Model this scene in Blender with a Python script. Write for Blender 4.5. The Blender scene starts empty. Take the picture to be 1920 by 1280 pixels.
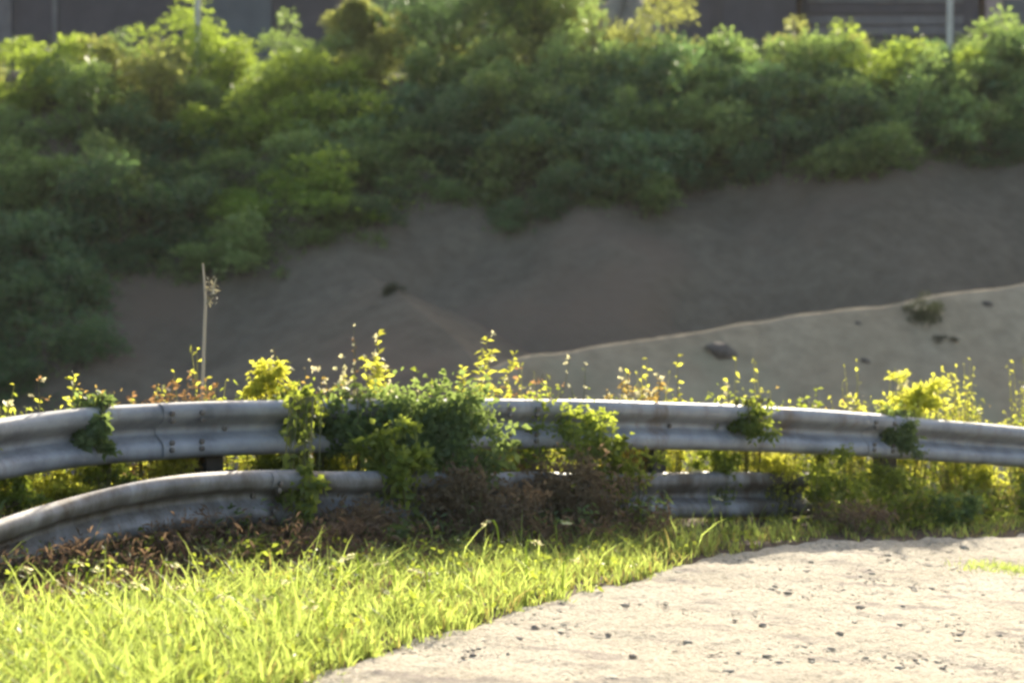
import bpy, math, random
import numpy as np
from mathutils import Vector

random.seed(7)
rng = np.random.default_rng(7)
R = math.radians
scene = bpy.context.scene
COL = scene.collection

# ------------------------------------------------------------------ camera
F = 3582.8                     # focal length in pixels of a 1920 px wide picture
HOR = 500.0                    # picture row of the eye-level line
CAM = np.array([0.0, 0.0, 1.7])
PITCH = math.atan((640 - HOR) / F)
cam_d = bpy.data.cameras.new('camera')
cam = bpy.data.objects.new('camera', cam_d)
COL.objects.link(cam)
cam.location = CAM
cam.rotation_euler = (R(90) - PITCH, 0, 0)
cam_d.sensor_width = 36
cam_d.lens = 36 * F / 1920
cam_d.clip_end = 2000
cam_d.dof.use_dof = True
cam_d.dof.focus_distance = 9.6
cam_d.dof.aperture_fstop = 2.1
scene.camera = cam

# ------------------------------------------------------------------ sky, sun, exposure
SUN_EL, SUN_AZ = R(21.5), R(12)
world = bpy.data.worlds.new('World')
scene.world = world
world.use_nodes = True
wn = world.node_tree.nodes
sky = wn.new('ShaderNodeTexSky')
sky.sky_type = 'NISHITA'
sky.sun_disc = False
sky.sun_elevation = SUN_EL
sky.sun_rotation = SUN_AZ
sky.air_density = 1.0
sky.dust_density = 4.0
sky.ozone_density = 0.6
wn['Background'].inputs['Strength'].default_value = 0.145
world.node_tree.links.new(sky.outputs[0], wn['Background'].inputs['Color'])
sun_d = bpy.data.lights.new('sun', 'SUN')
sun_d.energy = 4.9
sun_d.angle = R(0.6)
sun_d.color = (1.0, 0.90, 0.72)
sun = bpy.data.objects.new('sun', sun_d)
COL.objects.link(sun)
sdir = Vector((math.sin(SUN_AZ) * math.cos(SUN_EL), math.cos(SUN_AZ) * math.cos(SUN_EL), math.sin(SUN_EL)))
sun.rotation_euler = (-sdir).to_track_quat('-Z', 'Y').to_euler()
sun.location = (10, 40, 40)
vs = scene.view_settings
vs.view_transform = 'Standard'
vs.look = 'None'
vs.exposure = 1.2
vs.gamma = 1.0
vs.use_curve_mapping = False
scene.cycles.filter_width = 2.8
scene.cycles.max_bounces = 6
scene.cycles.transparent_max_bounces = 4
scene.cycles.caustics_reflective = False
scene.cycles.caustics_refractive = False
try:
    scene.cycles.use_denoising = True
    scene.cycles.denoiser = 'OPENIMAGEDENOISE'
except Exception:
    pass

# ------------------------------------------------------------------ materials
def new_mat(name):
    m = bpy.data.materials.new(name)
    m.use_nodes = True
    nt = m.node_tree
    return m, nt, nt.nodes['Principled BSDF'], nt.nodes['Material Output']

def ramp_node(nt, stops):
    r = nt.nodes.new('ShaderNodeValToRGB')
    els = r.color_ramp.elements
    while len(els) < len(stops):
        els.new(0.5)
    for e, (p, c) in zip(els, stops):
        e.position = p
        e.color = (c[0], c[1], c[2], 1)
    return r

def noise_node(nt, scale, detail=6, rough=0.6, vec=None):
    n = nt.nodes.new('ShaderNodeTexNoise')
    n.inputs['Scale'].default_value = scale
    n.inputs['Detail'].default_value = detail
    n.inputs['Roughness'].default_value = rough
    if vec is not None:
        nt.links.new(vec, n.inputs['Vector'])
    return n

def world_pos(nt, sc=(1, 1, 1)):
    g = nt.nodes.new('ShaderNodeNewGeometry')
    mp = nt.nodes.new('ShaderNodeMapping')
    mp.inputs['Scale'].default_value = sc
    nt.links.new(g.outputs['Position'], mp.inputs['Vector'])
    return mp.outputs[0]

def obj_pos(nt, sc=(1, 1, 1)):
    g = nt.nodes.new('ShaderNodeTexCoord')
    mp = nt.nodes.new('ShaderNodeMapping')
    mp.inputs['Scale'].default_value = sc
    nt.links.new(g.outputs['Object'], mp.inputs['Vector'])
    return mp.outputs[0]

def mixc(nt, fac, a, b, mode='MIX'):
    m = nt.nodes.new('ShaderNodeMix')
    m.data_type = 'RGBA'
    m.blend_type = mode
    for s, v in ((m.inputs['Factor'], fac), (m.inputs[6], a), (m.inputs[7], b)):
        if isinstance(v, (int, float)):
            s.default_value = v
        elif isinstance(v, tuple):
            s.default_value = (*v, 1)
        else:
            nt.links.new(v, s)
    return m.outputs[2]

def bump(nt, p, h, strength, dist):
    b = nt.nodes.new('ShaderNodeBump')
    b.inputs['Strength'].default_value = strength
    b.inputs['Distance'].default_value = dist
    nt.links.new(h, b.inputs['Height'])
    nt.links.new(b.outputs[0], p.inputs['Normal'])

def soil_mat(name, c_dark, c_mid, c_light, s1, s2, bd=0.05, sc=(1, 1, 1), patch=None):
    m, nt, p, o = new_mat(name)
    v = world_pos(nt, sc)
    n1 = noise_node(nt, s1, 7, 0.62, v)
    r1 = ramp_node(nt, [(0.3, c_dark), (0.5, c_mid), (0.72, c_light)])
    nt.links.new(n1.outputs[0], r1.inputs[0])
    n2 = noise_node(nt, s2, 5, 0.65, v)
    r2 = ramp_node(nt, [(0.3, (0.72, 0.72, 0.72)), (0.7, (1.15, 1.15, 1.15))])
    nt.links.new(n2.outputs[0], r2.inputs[0])
    c = mixc(nt, 0.8, r1.outputs[0], r2.outputs[0], 'MULTIPLY')
    if patch:
        n3 = noise_node(nt, patch[1], 4, 0.5, v)
        r3 = ramp_node(nt, [(0.52, (0, 0, 0)), (0.66, (1, 1, 1))])
        nt.links.new(n3.outputs[0], r3.inputs[0])
        c = mixc(nt, r3.outputs[0], c, patch[0])
    nt.links.new(c, p.inputs['Base Color'])
    p.inputs['Roughness'].default_value = 0.95
    p.inputs['Specular IOR Level'].default_value = 0.15
    bump(nt, p, n2.outputs[0], 0.7, bd)
    return m

def leaf_mat(name, cols, trans, fac=0.45, rough=0.5):
    """cols: two diffuse colours picked leaf by leaf; trans: colour of the light let through"""
    m, nt, p, o = new_mat(name)
    g = nt.nodes.new('ShaderNodeNewGeometry')
    r = ramp_node(nt, [(0.0, cols[0]), (1.0, cols[1])])
    nt.links.new(g.outputs['Random Per Island'], r.inputs[0])
    oi = nt.nodes.new('ShaderNodeObjectInfo')
    hs = nt.nodes.new('ShaderNodeHueSaturation')
    mr = nt.nodes.new('ShaderNodeMapRange')
    mr.inputs['To Min'].default_value = 0.47
    mr.inputs['To Max'].default_value = 0.525
    nt.links.new(oi.outputs['Random'], mr.inputs['Value'])
    nt.links.new(mr.outputs[0], hs.inputs['Hue'])
    mv = nt.nodes.new('ShaderNodeMapRange')
    mv.inputs['To Min'].default_value = 0.6
    mv.inputs['To Max'].default_value = 1.4
    w = nt.nodes.new('ShaderNodeTexWhiteNoise')
    w.noise_dimensions = '1D'
    nt.links.new(oi.outputs['Random'], w.inputs['W'])
    nt.links.new(w.outputs['Value'], mv.inputs['Value'])
    nt.links.new(mv.outputs[0], hs.inputs['Value'])
    nt.links.new(r.outputs[0], hs.inputs['Color'])
    nt.links.new(hs.outputs[0], p.inputs['Base Color'])
    p.inputs['Roughness'].default_value = rough
    p.inputs['Specular IOR Level'].default_value = 0.35
    t = nt.nodes.new('ShaderNodeBsdfTranslucent')
    rt = ramp_node(nt, [(0.0, tuple(x * 0.7 for x in trans)), (1.0, tuple(x * 1.2 for x in trans))])
    nt.links.new(g.outputs['Random Per Island'], rt.inputs[0])
    nt.links.new(rt.outputs[0], t.inputs['Color'])
    mx = nt.nodes.new('ShaderNodeMixShader')
    mx.inputs[0].default_value = fac
    nt.links.new(p.outputs[0], mx.inputs[1])
    nt.links.new(t.outputs[0], mx.inputs[2])
    nt.links.new(mx.outputs[0], o.inputs['Surface'])
    return m

def plain_mat(name, c1, c2, scale, rough=0.8, metallic=0.0, bd=0.0):
    m, nt, p, o = new_mat(name)
    n = noise_node(nt, scale, 6, 0.6, obj_pos(nt))
    r = ramp_node(nt, [(0.35, c1), (0.65, c2)])
    nt.links.new(n.outputs[0], r.inputs[0])
    nt.links.new(r.outputs[0], p.inputs['Base Color'])
    p.inputs['Roughness'].default_value = rough
    p.inputs['Metallic'].default_value = metallic
    if bd:
        bump(nt, p, n.outputs[0], 0.6, bd)
    return m

def rail_mat(name='galvanised_steel', rust=(0.55, 0.72), rc=(0.20, 0.15, 0.11)):
    m, nt, p, o = new_mat(name)
    v = obj_pos(nt)
    n = noise_node(nt, 5, 7, 0.65, v)
    r = ramp_node(nt, [(0.3, (0.20, 0.205, 0.215)), (0.52, (0.34, 0.345, 0.355)), (0.75, (0.44, 0.445, 0.45))])
    nt.links.new(n.outputs[0], r.inputs[0])
    # dust and rust in streaks; on the low rail they also stand in for shade
    n2 = noise_node(nt, 3.0, 8, 0.7, obj_pos(nt, (1, 1, 0.35)))
    r2 = ramp_node(nt, [(rust[0], (0, 0, 0)), (rust[1], (1, 1, 1))])
    nt.links.new(n2.outputs[0], r2.inputs[0])
    c = mixc(nt, r2.outputs[0], r.outputs[0], rc)
    nt.links.new(c, p.inputs['Base Color'])
    p.inputs['Metallic'].default_value = 0.3
    rr = nt.nodes.new('ShaderNodeMapRange')
    rr.inputs['To Min'].default_value = 0.45
    rr.inputs['To Max'].default_value = 0.7
    nt.links.new(n.outputs[0], rr.inputs['Value'])
    nt.links.new(rr.outputs[0], p.inputs['Roughness'])
    bump(nt, p, n.outputs[0], 0.15, 0.01)
    return m

def road_mat():
    m, nt, p, o = new_mat('pale_gravel')
    v = world_pos(nt)
    n1 = noise_node(nt, 1.2, 5, 0.55, v)
    r1 = ramp_node(nt, [(0.3, (0.47, 0.42, 0.32)), (0.55, (0.58, 0.52, 0.405)), (0.75, (0.66, 0.60, 0.48))])
    nt.links.new(n1.outputs[0], r1.inputs[0])
    n2 = noise_node(nt, 38, 6, 0.7, v)
    r2 = ramp_node(nt, [(0.34, (0.45, 0.42, 0.40)), (0.56, (1.08, 1.08, 1.08))])
    nt.links.new(n2.outputs[0], r2.inputs[0])
    c = mixc(nt, 0.85, r1.outputs[0], r2.outputs[0], 'MULTIPLY')
    # long wheel-worn streaks of bare dark grit
    n3 = noise_node(nt, 2.2, 5, 0.6, world_pos(nt, (0.8, 2.6, 1)))
    r3 = ramp_node(nt, [(0.54, (0, 0, 0)), (0.66, (0.95, 0.95, 0.95))])
    nt.links.new(n3.outputs[0], r3.inputs[0])
    c = mixc(nt, r3.outputs[0], c, (0.29, 0.25, 0.215))
    nt.links.new(c, p.inputs['Base Color'])
    p.inputs['Roughness'].default_value = 0.92
    p.inputs['Specular IOR Level'].default_value = 0.2
    n4 = noise_node(nt, 11, 6, 0.65, v)
    ad = nt.nodes.new('ShaderNodeMath'); ad.operation = 'ADD'
    nt.links.new(n2.outputs[0], ad.inputs[0]); nt.links.new(n4.outputs[0], ad.inputs[1])
    bump(nt, p, ad.outputs[0], 0.85, 0.045)
    return m

M = {}
M['near_soil'] = soil_mat('brown_verge_soil', (0.05, 0.035, 0.024), (0.10, 0.07, 0.047), (0.17, 0.125, 0.085), 1.6, 22, 0.03)
M['far_soil'] = soil_mat('grey_slope_soil', (0.13, 0.106, 0.074), (0.155, 0.127, 0.09), (0.19, 0.158, 0.112), 0.22, 2.4, 0.10,
                         patch=((0.17, 0.125, 0.088), 0.16))
M['berm_soil'] = soil_mat('pale_berm_soil', (0.30, 0.24, 0.155), (0.35, 0.28, 0.182), (0.405, 0.33, 0.22), 0.35, 3.0, 0.06,
                          patch=((0.33, 0.295, 0.19), 0.3))
M['road'] = road_mat()
M['rail'] = rail_mat()
M['rail_mud_shade'] = rail_mat('mud_and_shade_steel', (0.36, 0.60), (0.11, 0.09, 0.07))  # darker muddy copy for the low rail, its shade put into the colour
M['post'] = plain_mat('weathered_post_steel', (0.045, 0.042, 0.04), (0.11, 0.10, 0.09), 9, 0.75, 0.3, 0.01)
M['bolt'] = plain_mat('bolt_steel', (0.12, 0.10, 0.085), (0.24, 0.22, 0.2), 30, 0.5, 0.6)
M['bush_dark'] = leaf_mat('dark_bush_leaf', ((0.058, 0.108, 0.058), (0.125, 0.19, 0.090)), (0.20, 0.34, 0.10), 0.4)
M['bush_mid'] = leaf_mat('green_bush_leaf', ((0.11, 0.165, 0.062), (0.20, 0.265, 0.10)), (0.34, 0.48, 0.11), 0.45)
M['bush_bright'] = leaf_mat('bright_bush_leaf', ((0.12, 0.19, 0.035), (0.21, 0.29, 0.055)), (0.42, 0.55, 0.07), 0.5)
M['bush_yellow'] = leaf_mat('yellow_green_leaf', ((0.17, 0.175, 0.048), (0.26, 0.255, 0.085)), (0.46, 0.50, 0.12), 0.5)
M['shrub_dull'] = leaf_mat('dull_olive_leaf', ((0.045, 0.05, 0.022), (0.08, 0.085, 0.035)), (0.06, 0.07, 0.02), 0.2)
M['branch'] = plain_mat('shrub_bark', (0.05, 0.04, 0.03), (0.11, 0.09, 0.07), 12, 0.9)
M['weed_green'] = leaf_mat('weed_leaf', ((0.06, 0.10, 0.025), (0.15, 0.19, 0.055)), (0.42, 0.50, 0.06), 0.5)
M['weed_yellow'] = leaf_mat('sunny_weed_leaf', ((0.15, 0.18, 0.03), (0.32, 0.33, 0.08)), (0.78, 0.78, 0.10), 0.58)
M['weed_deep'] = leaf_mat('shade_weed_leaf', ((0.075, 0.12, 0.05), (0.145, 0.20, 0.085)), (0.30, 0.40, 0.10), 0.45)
M['dry_red'] = leaf_mat('dry_reddish_leaf', ((0.20, 0.10, 0.05), (0.34, 0.21, 0.12)), (0.42, 0.24, 0.10), 0.45, 0.7)
M['dry_gold'] = leaf_mat('dry_golden_leaf', ((0.30, 0.19, 0.06), (0.46, 0.33, 0.13)), (0.60, 0.42, 0.10), 0.5, 0.7)
M['dead'] = leaf_mat('dead_brown_leaf', ((0.13, 0.088, 0.058), (0.25, 0.185, 0.125)), (0.28, 0.18, 0.10), 0.35, 0.85)
M['petal'] = leaf_mat('cream_petal', ((0.62, 0.58, 0.38), (0.75, 0.72, 0.52)), (0.75, 0.70, 0.40), 0.5, 0.6)
M['stem'] = leaf_mat('weed_stem', ((0.12, 0.13, 0.05), (0.20, 0.19, 0.08)), (0.25, 0.25, 0.06), 0.2, 0.6)
M['pale_stem'] = leaf_mat('bleached_stem', ((0.42, 0.38, 0.27), (0.55, 0.50, 0.36)), (0.4, 0.36, 0.2), 0.2, 0.7)
M['grass'] = leaf_mat('verge_grass_blade', ((0.065, 0.12, 0.03), (0.26, 0.31, 0.10)), (0.60, 0.73, 0.16), 0.53)
M['grass_straw'] = leaf_mat('straw_grass_blade', ((0.22, 0.19, 0.07), (0.36, 0.31, 0.13)), (0.5, 0.42, 0.12), 0.45, 0.7)
M['stone'] = plain_mat('road_stone', (0.34, 0.30, 0.235), (0.52, 0.46, 0.36), 14, 0.9)
M['stone_dark'] = plain_mat('dark_stone', (0.075, 0.062, 0.052), (0.15, 0.125, 0.10), 8, 0.9, 0, 0.02)
M['stone_brown'] = plain_mat('brown_stone', (0.24, 0.20, 0.155), (0.38, 0.32, 0.245), 20, 0.9)
M['wall_dark'] = plain_mat('dark_slate_wall', (0.062, 0.054, 0.062), (0.085, 0.075, 0.083), 0.8, 0.8, 0, 0.02)
M['wall_teal'] = plain_mat('blue_grey_sheet', (0.075, 0.085, 0.092), (0.105, 0.115, 0.122), 0.9, 0.6)
M['wall_grey'] = plain_mat('weathered_grey_board', (0.13, 0.12, 0.12), (0.20, 0.185, 0.18), 1.5, 0.8)
M['wall_pink'] = plain_mat('faded_pink_plaster', (0.42, 0.30, 0.28), (0.60, 0.5, 0.47), 2, 0.8)
M['pole'] = plain_mat('pale_pole_paint', (0.42, 0.42, 0.38), (0.58, 0.57, 0.52), 3, 0.6)
M['rock_pale'] = plain_mat('pale_rock', (0.24, 0.21, 0.17), (0.40, 0.35, 0.28), 1.2, 0.95, 0, 0.1)

# ------------------------------------------------------------------ helpers
def mk(name, verts, faces, mat, parent=None, smooth=False):
    me = bpy.data.meshes.new(name)
    verts = np.asarray(verts, dtype=np.float32)
    if isinstance(faces, np.ndarray):
        nf, k = faces.shape
        me.vertices.add(len(verts))
        me.vertices.foreach_set('co', verts.ravel())
        me.loops.add(nf * k)
        me.loops.foreach_set('vertex_index', faces.astype(np.int32).ravel())
        me.polygons.add(nf)
        me.polygons.foreach_set('loop_start', np.arange(0, nf * k, k, dtype=np.int32))
        me.update(calc_edges=True)
    else:
        me.from_pydata(verts.tolist(), [], faces)
    if smooth:
        me.polygons.foreach_set('use_smooth', np.ones(len(me.polygons), dtype=bool))
    if mat is not None:
        me.materials.append(mat)
    ob = bpy.data.objects.new(name, me)
    COL.objects.link(ob)
    if parent is not None:
        ob.parent = parent
    return ob

def tag(o, label=None, cat=None, group=None, kind=None):
    if label: o['label'] = label
    if cat: o['category'] = cat
    if group: o['group'] = group
    if kind: o['kind'] = kind
    return o

def empty(name, loc, label, cat, group=None, rz=0.0):
    o = bpy.data.objects.new(name, None)
    o.empty_display_size = 0.1
    COL.objects.link(o)
    o.location = loc
    o.rotation_euler = (0, 0, rz)
    return tag(o, label, cat, group)

CP, SP = math.cos(PITCH), math.sin(PITCH)
def at(px, py, d):
    """the point of the place seen at a picture position, d metres down the road axis"""
    a = (px - 960) / F
    b = (640 - py) / F
    v = np.array([a, CP + b * SP, -SP + b * CP])
    return CAM + v * (d / v[1])

def fbm(x, y, s, seed=0, octs=4):
    r = np.random.default_rng(seed)
    out = np.zeros(np.broadcast(x, y).shape)
    amp, fr = 1.0, 1.0 / s
    for _ in range(octs):
        for k in range(3):
            a = r.uniform(0, 2 * math.pi)
            ph = r.uniform(0, 6.28)
            out = out + amp / 3 * np.sin((np.cos(a) * x + np.sin(a) * y) * fr * 2 * math.pi + ph)
        amp *= 0.5
        fr *= 2.1
    return out

# rail line: picture column, row of the top lip, distance
RAIL = [(-220, 818, 8.9), (-100, 798, 9.35), (0, 781, 9.7), (150, 762, 10.15), (300, 754, 10.55), (500, 749, 11.0),
        (700, 747, 11.4), (960, 747, 11.9), (1200, 752, 12.5), (1400, 759, 13.05), (1600, 773, 13.7), (1780, 788, 14.35),
        (1920, 801, 14.9), (2080, 818, 15.6)]
RP = np.array([at(*r) for r in RAIL])

def yr(x):
    x = np.asarray(x, dtype=float)
    y = np.interp(x, RP[:, 0], RP[:, 1])
    s0 = (RP[1, 1] - RP[0, 1]) / (RP[1, 0] - RP[0, 0])
    s1 = (RP[-1, 1] - RP[-2, 1]) / (RP[-1, 0] - RP[-2, 0])
    y = np.where(x < RP[0, 0], RP[0, 1] + (x - RP[0, 0]) * min(s0, 1.0), y)
    return np.where(x > RP[-1, 0], RP[-1, 1] + (x - RP[-1, 0]) * s1, y)

def shelf(x, y):
    return 0.06 - 0.07 * 10 * np.tanh(np.asarray(x, dtype=float) / 10)

def H(x, y):
    x = np.asarray(x, dtype=float); y = np.asarray(y, dtype=float)
    g = shelf(x, y)
    s = y - yr(x) - 0.75 - 0.15 * np.sin(x * 2.1) - 0.08 * np.sin(x * 5.3)
    drop = g - np.maximum(0, s) * 0.8 + 0.10 * fbm(x, y, 2.2, 3) * np.clip(s, 0, 1)
    floor = -6.2 + 0.3 * fbm(x, y, 9, 4)
    near = np.where(s <= 0, g, np.maximum(drop, floor))
    foot = 38.5 + 1.2 * fbm(x, x * 0, 17, 9, 2)
    b = -6.2 + (y - foot) * 0.63 + 0.35 * fbm(x, y, 7, 5, 3) + 0.0 * x
    crest = 8.0 + 0.25 * fbm(x, y, 14, 6, 2) + 0.006 * np.maximum(0, y - 62)
    far = -np.logaddexp(-b * 3, -crest * 3) / 3
    return np.maximum(near, far)

def ground_hit(px, py, d0=4.0, d1=160.0):
    d = d0
    while d < d1:
        p = at(px, py, d)
        if p[2] <= H(p[0], p[1]):
            break
        d += 0.05 if d < 20 else 0.2
    return at(px, py, d)

# ------------------------------------------------------------------ ground sheet
def axis(segs):
    out = []
    for a, b, st in segs:
        out.append(np.arange(a, b, st))
    out.append(np.array([segs[-1][1]]))
    return np.concatenate(out)
gx = axis([(-420, -60, 30), (-60, -16, 2.0), (-16, -5, 0.5), (-5, 7, 0.12), (7, 18, 0.5), (18, 60, 2.0), (60, 420, 30)])
gy = axis([(-60, 0, 6), (0, 8, 0.6), (8, 20, 0.12), (20, 38, 0.5), (38, 66, 0.28), (66, 100, 2), (100, 900, 40)])
GX, GY = np.meshgrid(gx, gy)
GZ = H(GX, GY)
nx, ny = len(gx), len(gy)
GV = np.stack([GX, GY, GZ], -1).reshape(-1, 3)
ii, jj = np.meshgrid(np.arange(nx - 1), np.arange(ny - 1))
q = (jj * nx + ii).ravel()
GF = np.stack([q, q + 1, q + 1 + nx, q + nx], 1)
ground = mk('ground', GV, GF, M['near_soil'], smooth=True)
ground.data.materials.append(M['far_soil'])
fy = (GY[:-1, :-1]).ravel()
ground.data.polygons.foreach_set('material_index', (fy > 19.9).astype(np.int32))
tag(ground, kind='structure')

# ------------------------------------------------------------------ gravel road
EDGE = [(560, 1310), (640, 1277), (760, 1226), (850, 1196), (1000, 1156), (1120, 1122), (1230, 1086), (1300, 1062),
        (1400, 1034), (1500, 1021), (1600, 1016), (1760, 1014), (1920, 1006)]
EP = np.array([ground_hit(*e) for e in EDGE])
def y_edge(x):
    x = np.asarray(x, dtype=float)
    s0 = (EP[1, 1] - EP[0, 1]) / (EP[1, 0] - EP[0, 0])
    y = np.interp(x, EP[:, 0], EP[:, 1])
    y = np.where(x < EP[0, 0], EP[0, 1] + (x - EP[0, 0]) * s0, y)
    y = np.where(x > EP[-1, 0], EP[-1, 1] + (x - EP[-1, 0]) * 0.35, y)
    return y + 0.06 * np.sin(x * 7.1) + 0.05 * np.sin(x * 15.7 + 1) + 0.03 * np.sin(x * 41)
rx = axis([(-7, -2, 0.2), (-2, 5, 0.03), (5, 14, 0.3)])
rt = np.concatenate([np.linspace(0, 0.5, 330), np.linspace(0.5, 1, 60)[1:]])
RX = np.repeat(rx[None, :], len(rt), 0)
RYE = y_edge(rx) + 0.20 * np.clip((1.3 - rx) / 0.8, 0.1, 1)
RY = RYE[None, :] + (np.minimum(-8.0, RYE - 10)[None, :] - RYE[None, :]) * (rt[:, None] ** 1.25)
RZ = shelf(RX, RY) + 0.006 + (0.012 + 0.012 * fbm(RX, RY, 0.9, 21, 5) + 0.007 * fbm(RX, RY, 0.13, 22, 3)) * np.clip(rt[:, None] * 40, 0, 1)
RZ = np.maximum(RZ, shelf(RX, RY) + 0.004)
nrx, nry = len(rx), len(rt)
ii, jj = np.meshgrid(np.arange(nrx - 1), np.arange(nry - 1))
q = (jj * nrx + ii).ravel()
road = mk('road', np.stack([RX, RY, RZ], -1).reshape(-1, 3), np.stack([q, q + nrx, q + 1 + nrx, q + 1], 1), M['road'], smooth=True)
tag(road, kind='structure')

# ------------------------------------------------------------------ spoil ridges in the ravine
def ridge(name, P, mat, front, back, drop, seed, side=(0, -1)):
    """a ridge of loose soil: crest line P, its visible face falling away towards side"""
    P = np.asarray(P)
    t = np.concatenate([[0], np.cumsum(np.linalg.norm(np.diff(P, axis=0), axis=1))])
    n = int(t[-1] / 0.2)
    ts = np.linspace(0, t[-1], n)
    C = np.stack([np.interp(ts, t, P[:, k]) for k in range(3)], 1)
    ker = np.ones(7) / 7
    Cs = C.copy()
    for k in range(3):
        Cs[3:-3, k] = np.convolve(C[:, k], ker, 'valid')
    wob = 0.035 * fbm(ts, ts * 0, 2.3, seed + 7, 4)
    us = np.sort(np.concatenate([-np.linspace(0.02, 1, 30) ** 1.4 * drop / front, np.array([-0.05, 0, 0.06]), np.linspace(0.05, 1, 9) * drop / back]))
    V = []
    for u in us:
        x, y = Cs[:, 0] - side[0] * u, Cs[:, 1] - side[1] * u
        if u < 0:
            dz = -front * (-u) * (1 - 0.35 * math.exp(u * 2.5)) + 0.07 * fbm(x, y * 2, 3.0, seed) * min(1, -u)
        else:
            dz = -back * max(0, u - 0.03) + 0 * x
        V.append(np.stack([x, y, Cs[:, 2] + wob + dz], 1))
    V = np.concatenate(V)
    m = len(us)
    ii, jj = np.meshgrid(np.arange(n - 1), np.arange(m - 1))
    q = (jj * n + ii).ravel()
    return tag(mk(name, V, np.stack([q, q + 1, q + 1 + n, q + n], 1), mat, smooth=True), kind='structure')
BERM = [(860, 735, 33), (905, 692, 33.2), (960, 672, 33.5), (1080, 655, 34), (1200, 638, 34.5), (1300, 621, 35), (1420, 603, 35.5), (1560, 583, 36),
        (1700, 566, 36.5), (1800, 549, 37), (1920, 530, 37.5), (2080, 506, 38.2), (2300, 480, 39)]
ridge('dirt_berm', [at(*p) for p in BERM], M['berm_soil'], 0.75, 0.7, 7.5, 41)
s0 = ground_hit(680, 512, 34)
SPUR = [(700, 526, s0[1] - 1.0), (740, 545, s0[1] - 3.0), (800, 592, s0[1] - 5.0), (862, 642, s0[1] - 7.0), (905, 695, s0[1] - 8.6), (950, 770, s0[1] - 10.4)]
ridge('dirt_spur', [s0 + np.array([-0.3, 1.0, 0.2])] + [at(*p) for p in SPUR], M['far_soil'], 0.5, 0.35, 5.0, 42, side=(-0.85, -0.52))

# ------------------------------------------------------------------ mesh bits
def tube(path, radii, sides=5):
    path = np.asarray(path, dtype=float)
    n = len(path)
    V, Fc = [], []
    for i in range(n):
        d = path[min(i + 1, n - 1)] - path[max(i - 1, 0)]
        d = d / (np.linalg.norm(d) + 1e-9)
        a = np.cross(d, [0, 0, 1.0] if abs(d[2]) < 0.9 else [1.0, 0, 0])
        a /= np.linalg.norm(a)
        b = np.cross(d, a)
        for k in range(sides):
            th = 2 * math.pi * k / sides
            V.append(path[i] + radii[i] * (math.cos(th) * a + math.sin(th) * b))
    for i in range(n - 1):
        for k in range(sides):
            k2 = (k + 1) % sides
            Fc.append([i * sides + k, i * sides + k2, (i + 1) * sides + k2, (i + 1) * sides + k])
    return V, Fc

class MB:
    def __init__(s): s.v = []; s.f = []
    def add(s, V, Fc):
        o = len(s.v)
        s.v.extend([list(map(float, p)) for p in V])
        s.f.extend([[i + o for i in f] for f in Fc])
    def box(s, c, sx, sy, sz, bev=0.0):
        x, y, z = c
        V = [(x + a * sx / 2, y + b * sy / 2, z + d * sz / 2) for d in (-1, 1) for b in (-1, 1) for a in (-1, 1)]
        s.add(V, [[0, 2, 3, 1], [4, 5, 7, 6], [0, 1, 5, 4], [2, 6, 7, 3], [0, 4, 6, 2], [1, 3, 7, 5]])
    def build(s, name, mat, parent=None, smooth=False):
        return mk(name, s.v, s.f, mat, parent, smooth)

def leaves_np(P, N, size, aspect, r, droop=0.0):
    """folded four-cornered leaves at points P, growing along N"""
    n = len(P)
    N = N / (np.linalg.norm(N, axis=1, keepdims=True) + 1e-9)
    rv = r.normal(size=(n, 3))
    S = np.cross(N, rv)
    S /= np.linalg.norm(S, axis=1, keepdims=True) + 1e-9
    U = np.cross(S, N)
    L = (size * r.uniform(0.6, 1.35, n))[:, None]
    W = L * aspect
    tip = P + N * L
    tip[:, 2] -= droop * L[:, 0]
    mid = P + N * L * 0.45
    a = mid + S * W * 0.5 + U * W * 0.16
    b = mid - S * W * 0.5 + U * W * 0.16
    V = np.stack([P, a, tip, b], 1).reshape(-1, 3)
    k = np.arange(n)[:, None] * 4
    Fc = np.concatenate([k + [[0, 1, 2]], k + [[0, 2, 3]]], 1).reshape(-1, 3)
    return V, Fc

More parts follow.
